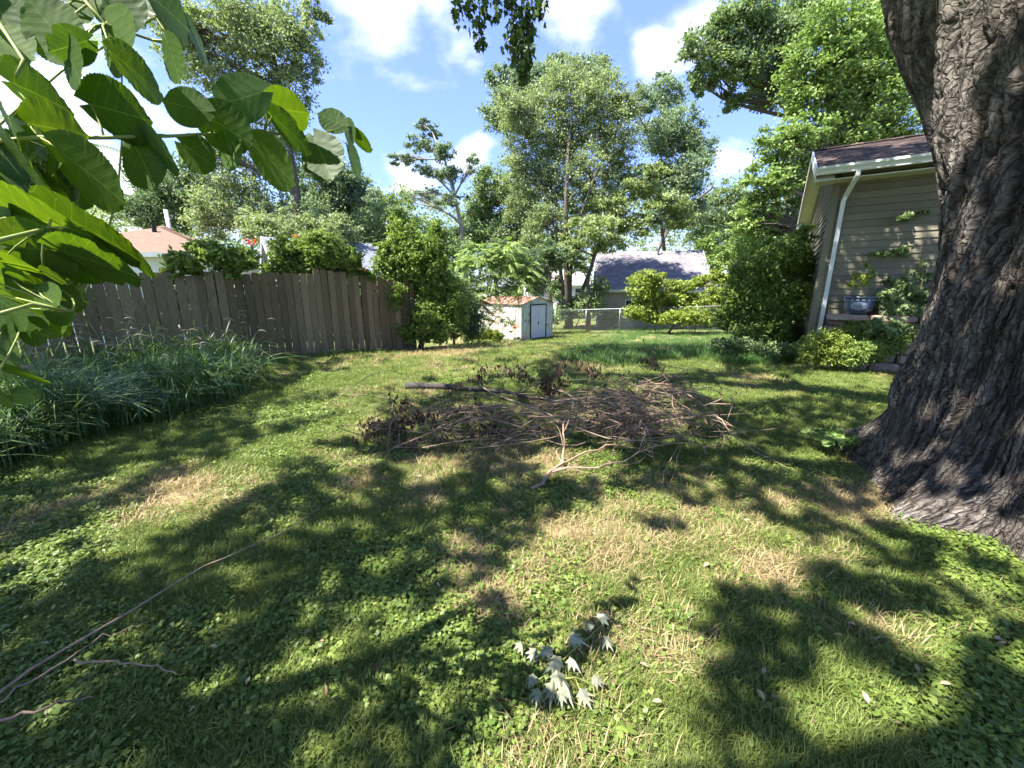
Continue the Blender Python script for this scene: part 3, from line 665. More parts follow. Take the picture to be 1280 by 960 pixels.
def mulberry():
    base = np.array([-2.35, .55, 0.]); root = thing('mulberry_tree', base, 'mulberry branch with big bright green toothed leaves hanging over the left corner', 'tree')
    ms = [mulberry_leaf(1), mulberry_leaf(2), mulberry_leaf(3, True)]
    for m_ in ms: m_.materials.append(M['mulberry'])
    right = np.array([1., 0, 0]); up = np.array([0, SP, CP]); fw = np.array([0, CP, -SP])
    # main twigs through the picture
    def path(pts): return np.array([np.array([0, 0, EYE])+ray(x, y)*z for x, y, z in pts])
    twigs = [path([(-90, 190, .75), (-20, 178, .72), (50, 172, .74), (130, 172, .78), (215, 170, .85), (265, 167, .92), (330, 165, 1.0), (385, 172, 1.08), (418, 162, 1.15), (440, 158, 1.2)]),
             path([(-90, -60, .7), (-20, 0, .62), (30, 75, .62), (20, 95, .6)]), path([(-60, 330, .62), (0, 300, .65), (60, 285, .72), (130, 300, .8), (160, 310, .84)]),
             path([(60, -60, .8), (110, 5, .78), (130, 30, .78), (190, 50, .85), (230, 60, .9)]), path([(-80, 420, .7), (-10, 395, .66), (40, 380, .68), (90, 390, .75)]),
             path([(-80, 480, .75), (0, 462, .7)])]
    tw = MB()
    for P in twigs: tw.tube(P, np.linspace(.0045, .002, len(P)), 6)
    for P in twigs: tw.tube(curve(np.array([-1.9, .75, 1.9+rng.random()*.5]), P[0], .06, 6), np.linspace(.014, .005, 6), 6)
    TP = np.vstack([P[1:] for P in twigs])
    L = [(62, 32, 118, 95, -125, .62), (20, 62, 95, 90, 30, .70), (92, 82, 95, 60, 60, .72), (86, 58, 70, 40, 155, .6), (150, 55, 115, 75, 55, .78), (175, 95, 90, 40, 40, .74), (108, 5, 70, 50, 10, .8),
         (150, 8, 90, 70, 40, .85), (215, 18, 92, 45, 42, .86), (218, 78, 68, 42, 75, .84), (248, 55, 70, 26, 58, .92), (178, 5, 60, 60, 100, .9),
         (153, 141, 108, 56, 15, .78), (231, 133, 66, 46, 190, .85), (297, 124, 80, 54, 160, .93), (286, 162, 84, 56, 28, .92), (360, 138, 74, 32, 8, 1.02),
         (366, 168, 78, 26, 42, 1.0), (203, 190, 82, 34, 38, .80), (182, 208, 82, 58, 65, .83), (118, 222, 122, 72, 40, .74), (250, 195, 62, 42, 35, .9), (291, 192, 62, 42, 42, .94),
         (344, 206, 92, 48, 42, .98), (405, 200, 82, 58, 65, 1.06), (414, 150, 44, 34, 200, 1.14), (438, 166, 40, 20, 60, 1.16), (452, 176, 46, 10, 35, 1.18), (444, 204, 52, 20, 72, 1.15),
         (35, 215, 175, 80, 55, .56), (55, 122, 128, 56, 25, .62), (75, 162, 110, 60, 10, .70), (15, 165, 120, 60, 70, .6), (5, 250, 110, 60, 60, .58), (68, 200, 60, 40, 80, .75),
         (60, 278, 190, 60, 14, .66), (120, 292, 180, 62, 28, .72), (160, 315, 110, 44, 40, .76), (128, 330, 118, 46, 18, .74), (55, 312, 130, 70, 5, .70), (22, 330, 78, 24, 8, .6), (90, 330, 90, 40, 170, .78),
         (15, 290, 90, 60, 30, .62), (15, 372, 46, 16, 15, .62), (30, 352, 50, 20, 10, .66), (68, 345, 46, 20, 20, .72), (62, 372, 52, 40, 30, .74), (78, 392, 46, 34, 10, .78), (25, 400, 50, 34, 60, .72),
         (45, 415, 54, 40, 20, .76), (8, 425, 44, 30, 80, .66), (92, 372, 40, 26, 40, .8), (28, 466, 96, 34, 8, .66), (6, 500, 40, 26, 40, .66), (30, 495, 34, 24, 10, .74), (10, 345, 60, 30, -20, .64),
         (2, 210, 90, 60, 95, .62), (-25, 140, 120, 80, 20, .6), (-20, 330, 110, 70, 20, .64), (-15, 400, 80, 60, 30, .66), (45, -10, 100, 80, 30, .72), (200, -12, 80, 50, 60, .9),
         (10, 30, 90, 70, 60, .8), (30, 255, 110, 70, 40, .8), (10, 290, 100, 70, 10, .84), (95, 300, 120, 60, 20, .86), (60, 335, 100, 56, 15, .88), (30, 320, 90, 60, 40, .86), (20, 385, 80, 60, 20, .9), (60, 400, 70, 50, 50, .92), (5, 450, 70, 50, 10, .9)]
    r = np.random.default_rng(8)
    L += [(r.uniform(-5, 105), r.uniform(185, 400), r.uniform(75, 115), r.uniform(45, 70), r.uniform(-5, 45), r.uniform(.8, 1.0)) for _ in range(22)]
    for k, (cx, cy_, ln, wd, ang, z) in enumerate(L):
        if z < .74: ln *= .86; wd *= .86; z = .74
        wd *= 1.18; ln *= .93; a = R(ang); Lm = ln*z/F*.86; ax = right*math.cos(a)-up*math.sin(a)
        roll = math.acos(min(1, max(.12, wd/(.90*ln)))); side = np.cross(ax, fw)
        # seen from below: the upper face is turned to the sky, away from the lens
        n1 = -fw*math.cos(roll)+side*math.sin(roll); n2 = -fw*math.cos(roll)-side*math.sin(roll); nn = -(n1 if n1[2] < n2[2] else n2)
        ax = unit(ax+fw*r.normal()*.12); nn = unit(nn-ax*(nn@ax)); sd = np.cross(ax, nn)
        c = np.array([0, 0, EYE])+ray(cx, cy_)*z; o0 = c-ax*Lm*.5
        o = bpy.data.objects.new('leaf', ms[2 if k % 7 == 3 else k % 2]); col.objects.link(o); o.parent = root
        Mx = Matrix(((sd[0], ax[0], nn[0], o0[0]), (sd[1], ax[1], nn[1], o0[1]), (sd[2], ax[2], nn[2], o0[2]), (0, 0, 0, 1))) @ Matrix.Diagonal((Lm, Lm, Lm, 1))
        o.matrix_parent_inverse = Matrix.Translation(-Vector(base)); o.matrix_basis = Mx
        j = int(np.argmin(np.linalg.norm(TP-o0, axis=1)))
        if np.linalg.norm(TP[j]-o0) < .22: tw.tube(curve(TP[j], o0+ax*Lm*.02, .08, 4, r), [.0022, .0019, .0017, .0016], 5)
    tw.build('twig', M['stem_green'], root, True)
    mb = MB(); mb.tube([base+(0, 0, -.1), base+(.05, .1, 1), base+(.25, .15, 1.8), base+(.4, .2, 2.4), base+(.2, .3, 3.6)], [.09, .075, .06, .05, .02], 10); mb.build('trunk', M['bark'], root, True)
    # rest of the tree outside the frame
    C = np.array([-2.9, .2, 1.6])+r.normal(size=(40, 3))*np.array([.5, .9, .5]); qx, qy, qz = proj(C); C = C[(qz < .1) | (qx < -160) | (qy < -160)]
    V, Q, A = clump_leaves(C, np.full(len(C), .3), 14, .11, r, asp=.8)
    stuff(mesh_obj('crown', V, Q, None, M['leaf_shrub'], root, False, {'rnd': A}))
mulberry()

# ------------------------------------------------------------------ wooden fence, left
FA, FB = np.array([-5.3, 8.3]), np.array([-3.2, 10.5]); FD = unit(FB-FA); FN = np.array([FD[1], -FD[0]])
def wooden_fence():
    s0, s1 = -6.2, 3.9; p0 = FA+FD*s0
    root = thing('wooden_fence', (*(FA), float(gz(*FA))), 'weathered grey wooden picket fence running along the left of the yard', 'fence')
    r = np.random.default_rng(12); pitch = .152; shapes = []
    for w, h in [(.0705, 1.82), (.0700, 1.85), (.0710, 1.80), (.0695, 1.83)]:
        mb = MB(); c = .025
        mb.prism([(-w, -.009, 0), (w, -.009, 0), (w, -.009, h-c), (w-c, -.009, h), (-w+c, -.009, h), (-w, -.009, h-c)], (0, .018, 0)); me = make_mesh('picket', np.vstack(mb.V), np.vstack(mb.Q), np.vstack(mb.T)); me.materials.append(M['wood']); shapes.append(me)
    n = int((s1-s0)/pitch); ang = math.atan2(FD[1], FD[0])
    for i in range(n):
        s = s0+i*pitch; sag = .05*math.sin(s*1.1)+(.05 if s > 1.1 else 0)+(-.03 if -.2 < s < 1.1 else 0); p = FA+FD*(s+r.normal()*.002)+FN*.032
        o = link('picket', shapes[r.integers(0, 4)], None, root)
        o.location = (p[0], p[1], float(gz(*p))-.02+sag+r.normal()*.012); o.rotation_euler = (r.normal()*.012, r.normal()*.003, ang)
    for h in (.38, 1.02, 1.6):
        mb = MB(); pts = [FA+FD*s for s in np.linspace(s0, s1, 8)]
        for a, b in zip(pts[:-1], pts[1:]):
            za = float(gz(*a))+h; zb = float(gz(*b))+h; d = np.array([b[0]-a[0], b[1]-a[1], zb-za])/2
            mb.obox(np.array([(a[0]+b[0])/2, (a[1]+b[1])/2, (za+zb)/2]), d, (*(FN*.019), 0), (0, 0, .042))
        mb.build('rail', M['wood'], root)
    for s in np.arange(s0, s1, 2.3):
        p = FA+FD*s-FN*.066; mb = MB(); z = float(gz(*p)); mb.obox((*p, z+.86), (*(FD*.045), 0), (*(FN*.045), 0), (0, 0, .95)); mb.build('post', M['wood'], root)
wooden_fence()

# ------------------------------------------------------------------ tall grass along the fence
def long_blades(B, H, dirs, lean, width, r, seg=6):
    n = len(B); t = np.linspace(0, 1, seg+1)[None, :, None]; d = np.hstack([np.cos(dirs)[:, None], np.sin(dirs)[:, None], np.zeros((n, 1))])
    sd = np.stack([-d[:, 1], d[:, 0], np.zeros(n)], -1); H = H[:, None, None]; ln = lean[:, None, None]
    C = B[:, None]+d[:, None]*H*ln*t**2+np.array([0, 0, 1.])*H*(t-.55*ln*t**3)
    w = (width[:, None, None]*np.sin(np.pi*(.12+.88*t))**.7)*.5+.0004
    V = np.stack([C-sd[:, None]*w, C+sd[:, None]*w+np.array([0, 0, .3])*w], 2).reshape(-1, 3)
    k = np.arange(n)[:, None]*(2*(seg+1))+np.arange(seg)[None]*2
    Q = np.stack([k, k+1, k+3, k+2], -1).reshape(-1, 4)
    return V, Q, np.repeat(r.random(n), 2*(seg+1)), C[:, -1], d
def tall_grass():
    r = np.random.default_rng(31); B = []
    # (front edge of the bed on the lawn, in the photo) -> along the fence
    front = [(-40, 600), (40, 560), (130, 540), (230, 515), (335, 478)]
    while len(B) < 620:
        px = r.uniform(-60, 312); py = np.interp(px, [f[0] for f in front], [f[1] for f in front])-r.random()**1.2*75
        g = ground(px, py)
        if ((g[:2]-FA)@FN) > .12 and g[1] > 2.5: B.append(g)
    B = np.array(B); root = thing('tall_grass', (-4.6, 6.0, 0), 'bed of tall arching grass with pale seed heads along the wooden fence', 'tall grass')
    root['kind'] = 'stuff'
    b = np.repeat(B, 12, 0)+np.hstack([r.normal(0, .13, (len(B)*12, 2)), np.zeros((len(B)*12, 1))]); b[:, 2] = gz(b[:, 0], b[:, 1])
    n = len(b); V, Q, A, tip, d = long_blades(b, r.uniform(.45, 1.1, n)*(.35+1.15*fbm(b[:, 0]*1.3, b[:, 1]*1.3, 9, 2)), r.uniform(0, 6.28, n), r.uniform(.25, 1.25, n), r.uniform(.007, .016, n), r)
    stuff(mesh_obj('blade', V, Q, None, M['grass_tall'], root, True, {'rnd': A}))
    n = 150; b = B[r.integers(0, len(B), n)]+np.hstack([r.normal(0, .15, (n, 2)), np.zeros((n, 1))]); off = ((b[:, :2]-FA)@FN); b[off < .25, :2] += FN*.25
    H = r.uniform(.85, 1.3, n); V, Q, A, tip, d = long_blades(b, H, r.uniform(-1.0, .7, n), r.uniform(.12, .35, n), np.full(n, .004), r)
    stuff(mesh_obj('stalk', V, Q, None, M['grass_tall'], root, True, {'rnd': A}))
    mb = MB()
    for i in range(n):
        t = np.linspace(0, 1, 7)[:, None]; L = r.uniform(.12, .2); P = tip[i]+d[i]*L*t*.9+np.array([0, 0, 1])*L*(.55*t-.75*t*t)
        mb.tube(P, np.array([.002, .006, .009, .009, .008, .005, .001])*r.uniform(.8, 1.2), 6, a=r.random())
    stuff(mb.build('seed_head', M['seed'], root, True))
    g = ground(52, 562); c = thing('grass_clump', g, 'small separate clump of arching broad grass blades at the left lawn edge', 'grass clump')
    n = 150; b = g+np.hstack([r.normal(0, .07, (n, 2)), np.zeros((n, 1))]); V, Q, A, _, _ = long_blades(b, r.uniform(.2, .42, n), r.uniform(0, 6.28, n), r.uniform(.5, 1.2, n), r.uniform(.010, .018, n), r)
    stuff(mesh_obj('blade', V, Q, None, M['grass_tall'], c, True, {'rnd': A}))
tall_grass()

# ------------------------------------------------------------------ house on the right
def lap_boards(p0, d, nrm, L, z0, z1, ex, mat, parent, joined=False, top=None, name='siding_board'):
    """lap siding from p0 along d for L, facing nrm; top(z) -> (start, end) clips a gable"""
    k = int(math.ceil((z1-z0)/ex)); mb = MB(); d = np.array([*d, 0]); nr = np.array([*nrm, 0]); p0 = np.array([*p0, 0.])
    for i in range(k):
        a = z0+i*ex; b = min(a+ex, z1); s0, s1 = (0, L) if top is None else top((a+b)/2)
        if s1-s0 < .05: continue
        m = MB() if not joined else mb
        q = p0+d*s0+np.array([0, 0, a]); w = d*(s1-s0); h = np.array([0, 0, b-a-.002])
        poly = [q, q+nr*.024, q+nr*.021+np.array([0, 0, .012]), q+nr*.004+h, q+h]
        m.prism(poly, w)
        if not joined: m.build(name, mat, parent)
    if joined: return mb
def shingles(mb, o, du, dv, W, S, tab=.3, ex=.145, r=rng, th=.012):
    o, du, dv = (np.asarray(v, float) for v in (o, du, dv)); nn = np.cross(du, dv); nn = nn if nn[2] > 0 else -nn
    rows = int(S/ex)
    for i in range(rows):
        x = -(i % 2)*tab*.5-r.random()*.05
        while x < W:
            w = tab*r.uniform(.8, 1.2); a, b = max(0, x), min(W, x+w-.006); x += w
            if b-a < .02: continue
            y0 = i*ex-r.random()*.008; L = min(ex*1.9, S-i*ex); q = o+du*a+dv*y0; lift = nn*(.004+r.random()*.004)
            V = [q+lift+nn*th, q+du*(b-a)+lift+nn*th, q+du*(b-a)+dv*L+nn*.004, q+dv*L+nn*.004, q+nn*.001, q+du*(b-a)+nn*.001]
            mb.add(V, [(0, 1, 2, 3), (4, 5, 1, 0)], a=r.random())
def right_house():
    C0 = np.array([6.25, 8.27]); D = unit(np.array([.837, -.547])); G = np.array([-D[1], D[0]]); G = G if G[1] > 0 else -G   # D along front, G going back
    Nf = -G; Ng = -D; W, DP = 7.0, 7.4; ze = 3.68; zb = .35; rise = 1.2; OV = .42; OR = .34
    root = thing('house', (*C0, zb), 'tan lap sided house with dark shingle roof behind the big trunk', 'house')
    c3 = lambda s, g, z: np.array([*(C0+D*s+G*g), z])
    mb = MB(); mb.prism([c3(0, 0, zb-1.2), c3(W, 0, zb-1.2), c3(W, DP, zb-1.2), c3(0, DP, zb-1.2)], (0, 0, ze-zb+1.2)); mb.build('wall', M['beige_siding'], root)
    mb = MB(); mb.prism([c3(0, 0, ze+.001), c3(0, DP/2, ze+rise), c3(0, DP, ze+.001)], (*(D*W), 0)); mb.build('gable_wall', M['beige_siding'], root)
    lap_boards(C0+D*.06+Nf*.002, D, Nf, 4.6, zb, ze-.1, .127, M['tan_siding'], root)
    def gt(z):
        if z <= ze: return (.06, DP-.06)
        f = (z-ze)/rise*DP/2; return (f+.02, DP-f-.02)
    lap_boards(C0+Ng*.002, G, Ng, DP, zb, ze+rise-.1, .127, M['tan_siding'], root, top=gt)
    mb = MB(); mb.obox(c3(.03, 0, (zb+ze)/2)+np.array([*(Nf*.016), 0]), (*(D*.05), 0), (*(Nf*.016), 0), (0, 0, (ze-zb)/2)); mb.obox(c3(0, .035, (zb+ze)/2)+np.array([*(Ng*.017), 0]), (*(G*.05), 0), (*(Ng*.017), 0), (0, 0, (ze-zb)/2)); mb.build('corner_post', M['tan_siding'], root)
    # roof slabs
    sl = rise/(DP/2); e0 = -OV; zf = ze-OV*sl+.12
    rf = MB(); rz = ze+rise+.12
    rf.prism([c3(-OR, e0, zf), c3(-OR, DP/2, rz), c3(-OR, DP/2, rz-.12), c3(-OR, e0, zf-.12)], (*(D*(W+OR)), 0))
    rf.prism([c3(-OR, DP/2+.002, rz), c3(-OR, DP-e0, zf), c3(-OR, DP-e0, zf-.12), c3(-OR, DP/2+.002, rz-.12)], (*(D*(W+OR)), 0)); roof = rf.build('roof', M['soffit'], root)
    dv = unit(c3(0, DP/2, rz)-c3(0, e0, zf)); S = np.linalg.norm(c3(0, DP/2, rz)-c3(0, e0, zf)); sh = MB(); r = np.random.default_rng(3)
    shingles(sh, c3(-OR-.02, e0-.03, zf-.01), np.array([*D, 0]), dv, 5.0, S+.03, r=r)
    dv2 = unit(c3(0, DP/2, rz)-c3(0, DP-e0, zf)); shingles(sh, c3(-OR-.02, DP-e0+.03, zf-.01), np.array([*D, 0]), dv2, 1.2, S+.03, r=r)
    for i in range(20): sh.obox(c3(-OR+.12+i*.25, DP/2, rz+.012+.004*(i % 2)), (*(D*.13), 0), (*(G*.12), 0), (0, 0, .012), a=r.random())
    stuff(sh.build('shingle', M['shingle'], roof))
    for sgn, ga, gb in ((1, e0-.02, DP/2), (-1, DP-e0+.02, DP/2)):
        a = c3(-OR-.012, ga, zf-.10); b = c3(-OR-.012, gb, rz-.10); d = (b-a)/2; mb = MB(); nz = unit(np.cross(np.array([*D, 0]), d)); nz = nz if nz[2] > 0 else -nz
        mb.obox((a+b)/2+nz*.02, d, (*(D*.011), 0), nz*.10); mb.build('rake_board', M['trim'], root)
    # horizontal soffit + boxed return
    mb = MB(); mb.obox(c3(W/2-OR/2, e0/2, ze-.22), (*(D*(W+OR)/2), 0), (*(G*OV/2*.98), 0), (0, 0, .008)); mb.build('soffit', M['soffit'], root)
    mb = MB(); mb.prism([c3(-OR+.004, DP+OV, ze-.24), c3(-OR+.004, DP-.1, ze-.24), c3(-OR+.004, DP-.1, ze+.05)], (*(D*(OR-.02)), 0)); mb.prism([c3(-OR+.004, -OV+.02, ze-.205), c3(-OR+.004, -.002, ze-.205), c3(-OR+.004, -.002, ze+.08)], (*(D*(OR-.06)), 0)); mb.build('eave_return', M['trim'], root)
    # gutter: K profile
    g = e0-.05; prof = [c3(-OR, e0-.012, zf+.01), c3(-OR, e0-.012, zf-.12), c3(-OR, e0-.085, zf-.12), c3(-OR, e0-.095, zf-.07), c3(-OR, e0-.125, zf-.03), c3(-OR, e0-.125, zf+.01), c3(-OR, e0-.11, zf+.012), c3(-OR, e0-.11, zf-.02), c3(-OR, e0-.03, zf-.05), c3(-OR, e0-.03, zf+.01)]
    mb = MB(); mb.prism(prof, (*(D*(W+OR)), 0)); mb.build('gutter', M['trim'], root)
    # downspout with elbows
    mb = MB(); s = .16; pts = [c3(s+.10, e0-.07, zf-.12), c3(s+.10, e0-.07, zf-.20), c3(s+.02, -.08, zf-.46), c3(s, -.07, zf-.56), c3(s, -.07, .62), c3(s-.02, -.14, .52)]
    for a, b in zip(pts[:-1], pts[1:]):
        d = (b-a); L = np.linalg.norm(d); u = np.array([*D, 0]); u = unit(u-d*(u@d)/L**2); w = unit(np.cross(d, u)); mb.obox((a+b)/2, d/2*(1+.02/L), u*.034, w*.026)
    mb.build('downspout', M['trim'], root)
right_house()

# ------------------------------------------------------------------ stone planter, pot, plants beside the house
def planter():
    a = at(1036, 400, 7.75); b = at(1185, 400, 6.9); a[2] = b[2] = 0; d = unit(b-a); L = np.linalg.norm(b-a); n = np.array([d[1], -d[0], 0]); n = n if n[1] < 0 else -n
    root = thing('planter_wall', (a[0], a[1], 0), 'rough tan stone planter wall with slab coping beside the house', 'planter')
    r = np.random.default_rng(9); z = -.05; top = .98
    def stone(c, ex, ey, ez, name):
        m = MB(); N_ = 3; V = []; 
        for k in range(4):
            for q in range(8):
                an = q*math.pi/4+math.pi/8; sx = math.copysign(abs(math.cos(an))**.45, math.cos(an)); sy = math.copysign(abs(math.sin(an))**.45, math.sin(an)); f = [.86, 1, 1, .86][k]
                V.append(c+ex*sx*f*(1+r.normal()*.03)+ey*sy*f*(1+r.normal()*.05)+ez*[-1, -.75, .75, 1][k]*(1+r.normal()*.04))
        Q = [(k*8+q, k*8+(q+1) % 8, k*8+8+(q+1) % 8, k*8+8+q) for k in range(3) for q in range(8)]
        T = [(0, q+1, q) for q in range(1, 7)]+[(24, 24+q, 25+q) for q in range(1, 7)]
        m.add(V, Q, T); m.build(name, M['stone'], root)
    while z < .86:
        h = r.uniform(.13, .2); h = min(h, .9-z); x = -r.random()*.1
        if h < .04: break
        while x < L:
            w = r.uniform(.2, .45); stone(a+d*(x+w/2)+np.array([0, 0, z+h/2])+n*r.normal()*.015, d*(w/2-.008), n*.11, np.array([0, 0, h/2-.006]), 'stone'); x += w
        z += h
    x = -.06
    while x < L:
        w = r.uniform(.45, .8); stone(a+d*(x+w/2)+np.array([0, 0, .955])+n*.03, d*(w/2-.006), n*.19, np.array([0, 0, .055]), 'coping_slab'); x += w
    m = MB(); m.prism([a-n*.12, b-n*.12, b-n*1.2, a-n*1.2], (0, 0, .92)); m.build('soil', M['soil'], root)
    # glazed pot
    c = at(1073, 387, 7.62); c[2] = 1.012; pr = thing('flower_pot', c, 'blue glazed flower pot standing on the stone planter wall', 'flower pot')
    prof = .86*np.array([(.15, 0), (.19, .02), (.24, .10), (.262, .2), (.262, .27), (.25, .31), (.265, .335), (.29, .35), (.292, .385), (.272, .388), (.262, .36), (.24, .33)]); k = 36; an = np.arange(k)*2*math.pi/k
    V = np.stack([prof[:, 0][:, None]*np.cos(an), prof[:, 0][:, None]*np.sin(an), np.repeat(prof[:, 1][:, None], k, 1)], -1).reshape(-1, 3)+c
    i = np.arange(len(prof)-1)[:, None]*k; j = np.arange(k)[None]; Q = np.stack([i+j, i+(j+1) % k, i+k+(j+1) % k, i+k+j], -1).reshape(-1, 4)
    mesh_obj('body', V, Q, None, M['pot'], pr, True)
    m = MB(); fa = math.atan2(-c[1], -c[0]); t1 = np.linspace(0, 2*math.pi, 22, endpoint=False)   # pale oval medallion on the belly
    V = []
    for f in (0, .5, 1):
        for q in t1:
            da = f*.62*math.cos(q); zz = .159+f*.073*math.sin(q); rr = np.interp(zz, prof[:9, 1], prof[:9, 0])+.004+.006*(1-f*f); V.append(c+np.array([math.cos(fa+da)*rr, math.sin(fa+da)*rr, zz]))
    nn = len(t1); Q = [(f*nn+q, f*nn+(q+1) % nn, (f+1)*nn+(q+1) % nn, (f+1)*nn+q) for f in range(2) for q in range(nn)]
    mesh_obj('medallion', V, Q, None, M['pot_pale'], pr, True)
    m = MB()
    for q in np.arange(18)*2*math.pi/18:
        rr = .231; p = c+np.array([math.cos(q)*rr, math.sin(q)*rr, .271]); t_ = np.array([-math.sin(q), math.cos(q), 0]); m.obox(p, t_*.026, np.array([math.cos(q), math.sin(q), 0])*.008, (0, 0, .014))
    m.build('rim_band', M['pot_pale'], pr)
    V = np.vstack([[c+np.array([0, 0, .297])], c+np.stack([.215*np.cos(an), .215*np.sin(an), np.full(k, .292)], -1)]); mesh_obj('potting_soil', V, None, [(0, q+1, (q+1) % k+1) for q in range(k)], M['soil'], pr)
planter()

def plant(name, label, cat, Y, ells, base, n, size, mat, seed, **kw):
    kw.setdefault('trunk_r', .012); kw.setdefault('bark', 'stem_green'); kw.setdefault('clump', .35); kw.setdefault('per', 24); kw.setdefault('fold', .12); kw.setdefault('crown_name', 'foliage')
    return tree(name, label, cat, Y, ells, base, n, size, mat, seed, **kw)
p_ = plant('potted_plant', 'yellow green leafy plant growing in the blue pot', 'plant', 7.62, [(1076, 352, 13, 12, 0), (1086, 334, 5, 10, 0), (1066, 358, 8, 6, 0), (1090, 345, 6, 8, 0)], (1075, 0), 420, .05, M['leaf_yellow'], 61, trunk_pts=[(1074, 364), (1080, 345), (1087, 328)])
plant('climbing_vine', 'dark leafy vine sprawling over the planter against the house wall', 'vine', 7.4,
      [(1135, 362, 30, 22, .1), (1110, 375, 26, 14, 0), (1150, 335, 20, 22, .2), (1118, 316, 22, 9, .3), (1140, 310, 18, 10, .3), (1150, 268, 14, 9, .2), (1126, 272, 14, 5, .2), (1098, 318, 10, 5, .3), (1130, 392, 30, 12, -.2), (1110, 412, 24, 14, -.4), (1160, 385, 20, 18, -.2)], (1150, 0), 4600, .08, M['leaf_mid'], 62, twig_r=.01)
plant('leafy_weed', 'bright green rounded weed clump at the foot of the planter', 'plant', 7.25, [(1030, 432, 28, 22, 0), (1050, 425, 20, 18, .1), (1012, 446, 16, 12, 0), (1040, 450, 24, 10, -.1), (1062, 412, 14, 14, .2)], (1030, 0), 5000, .04, M['leaf_yellow'], 63, per=30)
plant('ferny_weed', 'low ferny green weeds between the planter and the trunk', 'plant', 7.0, [(1085, 440, 32, 16, 0), (1110, 430, 22, 18, 0), (1066, 448, 18, 10, 0), (1095, 415, 24, 14, .2), (1125, 420, 20, 16, .1)], (1085, 0), 5000, .045, M['leaf_shrub'], 64, per=30)
plant('root_weed', 'small broad leaved weed beside the left root of the trunk', 'plant', 3.45, [(1040, 575, 30, 12, 0), (1020, 570, 18, 9, .05), (1062, 585, 16, 9, -.1), (1035, 590, 20, 6, -.15)], (1035, 0), 380, .055, M['leaf_maple'], 65, per=10, up=.9, clump=.3)

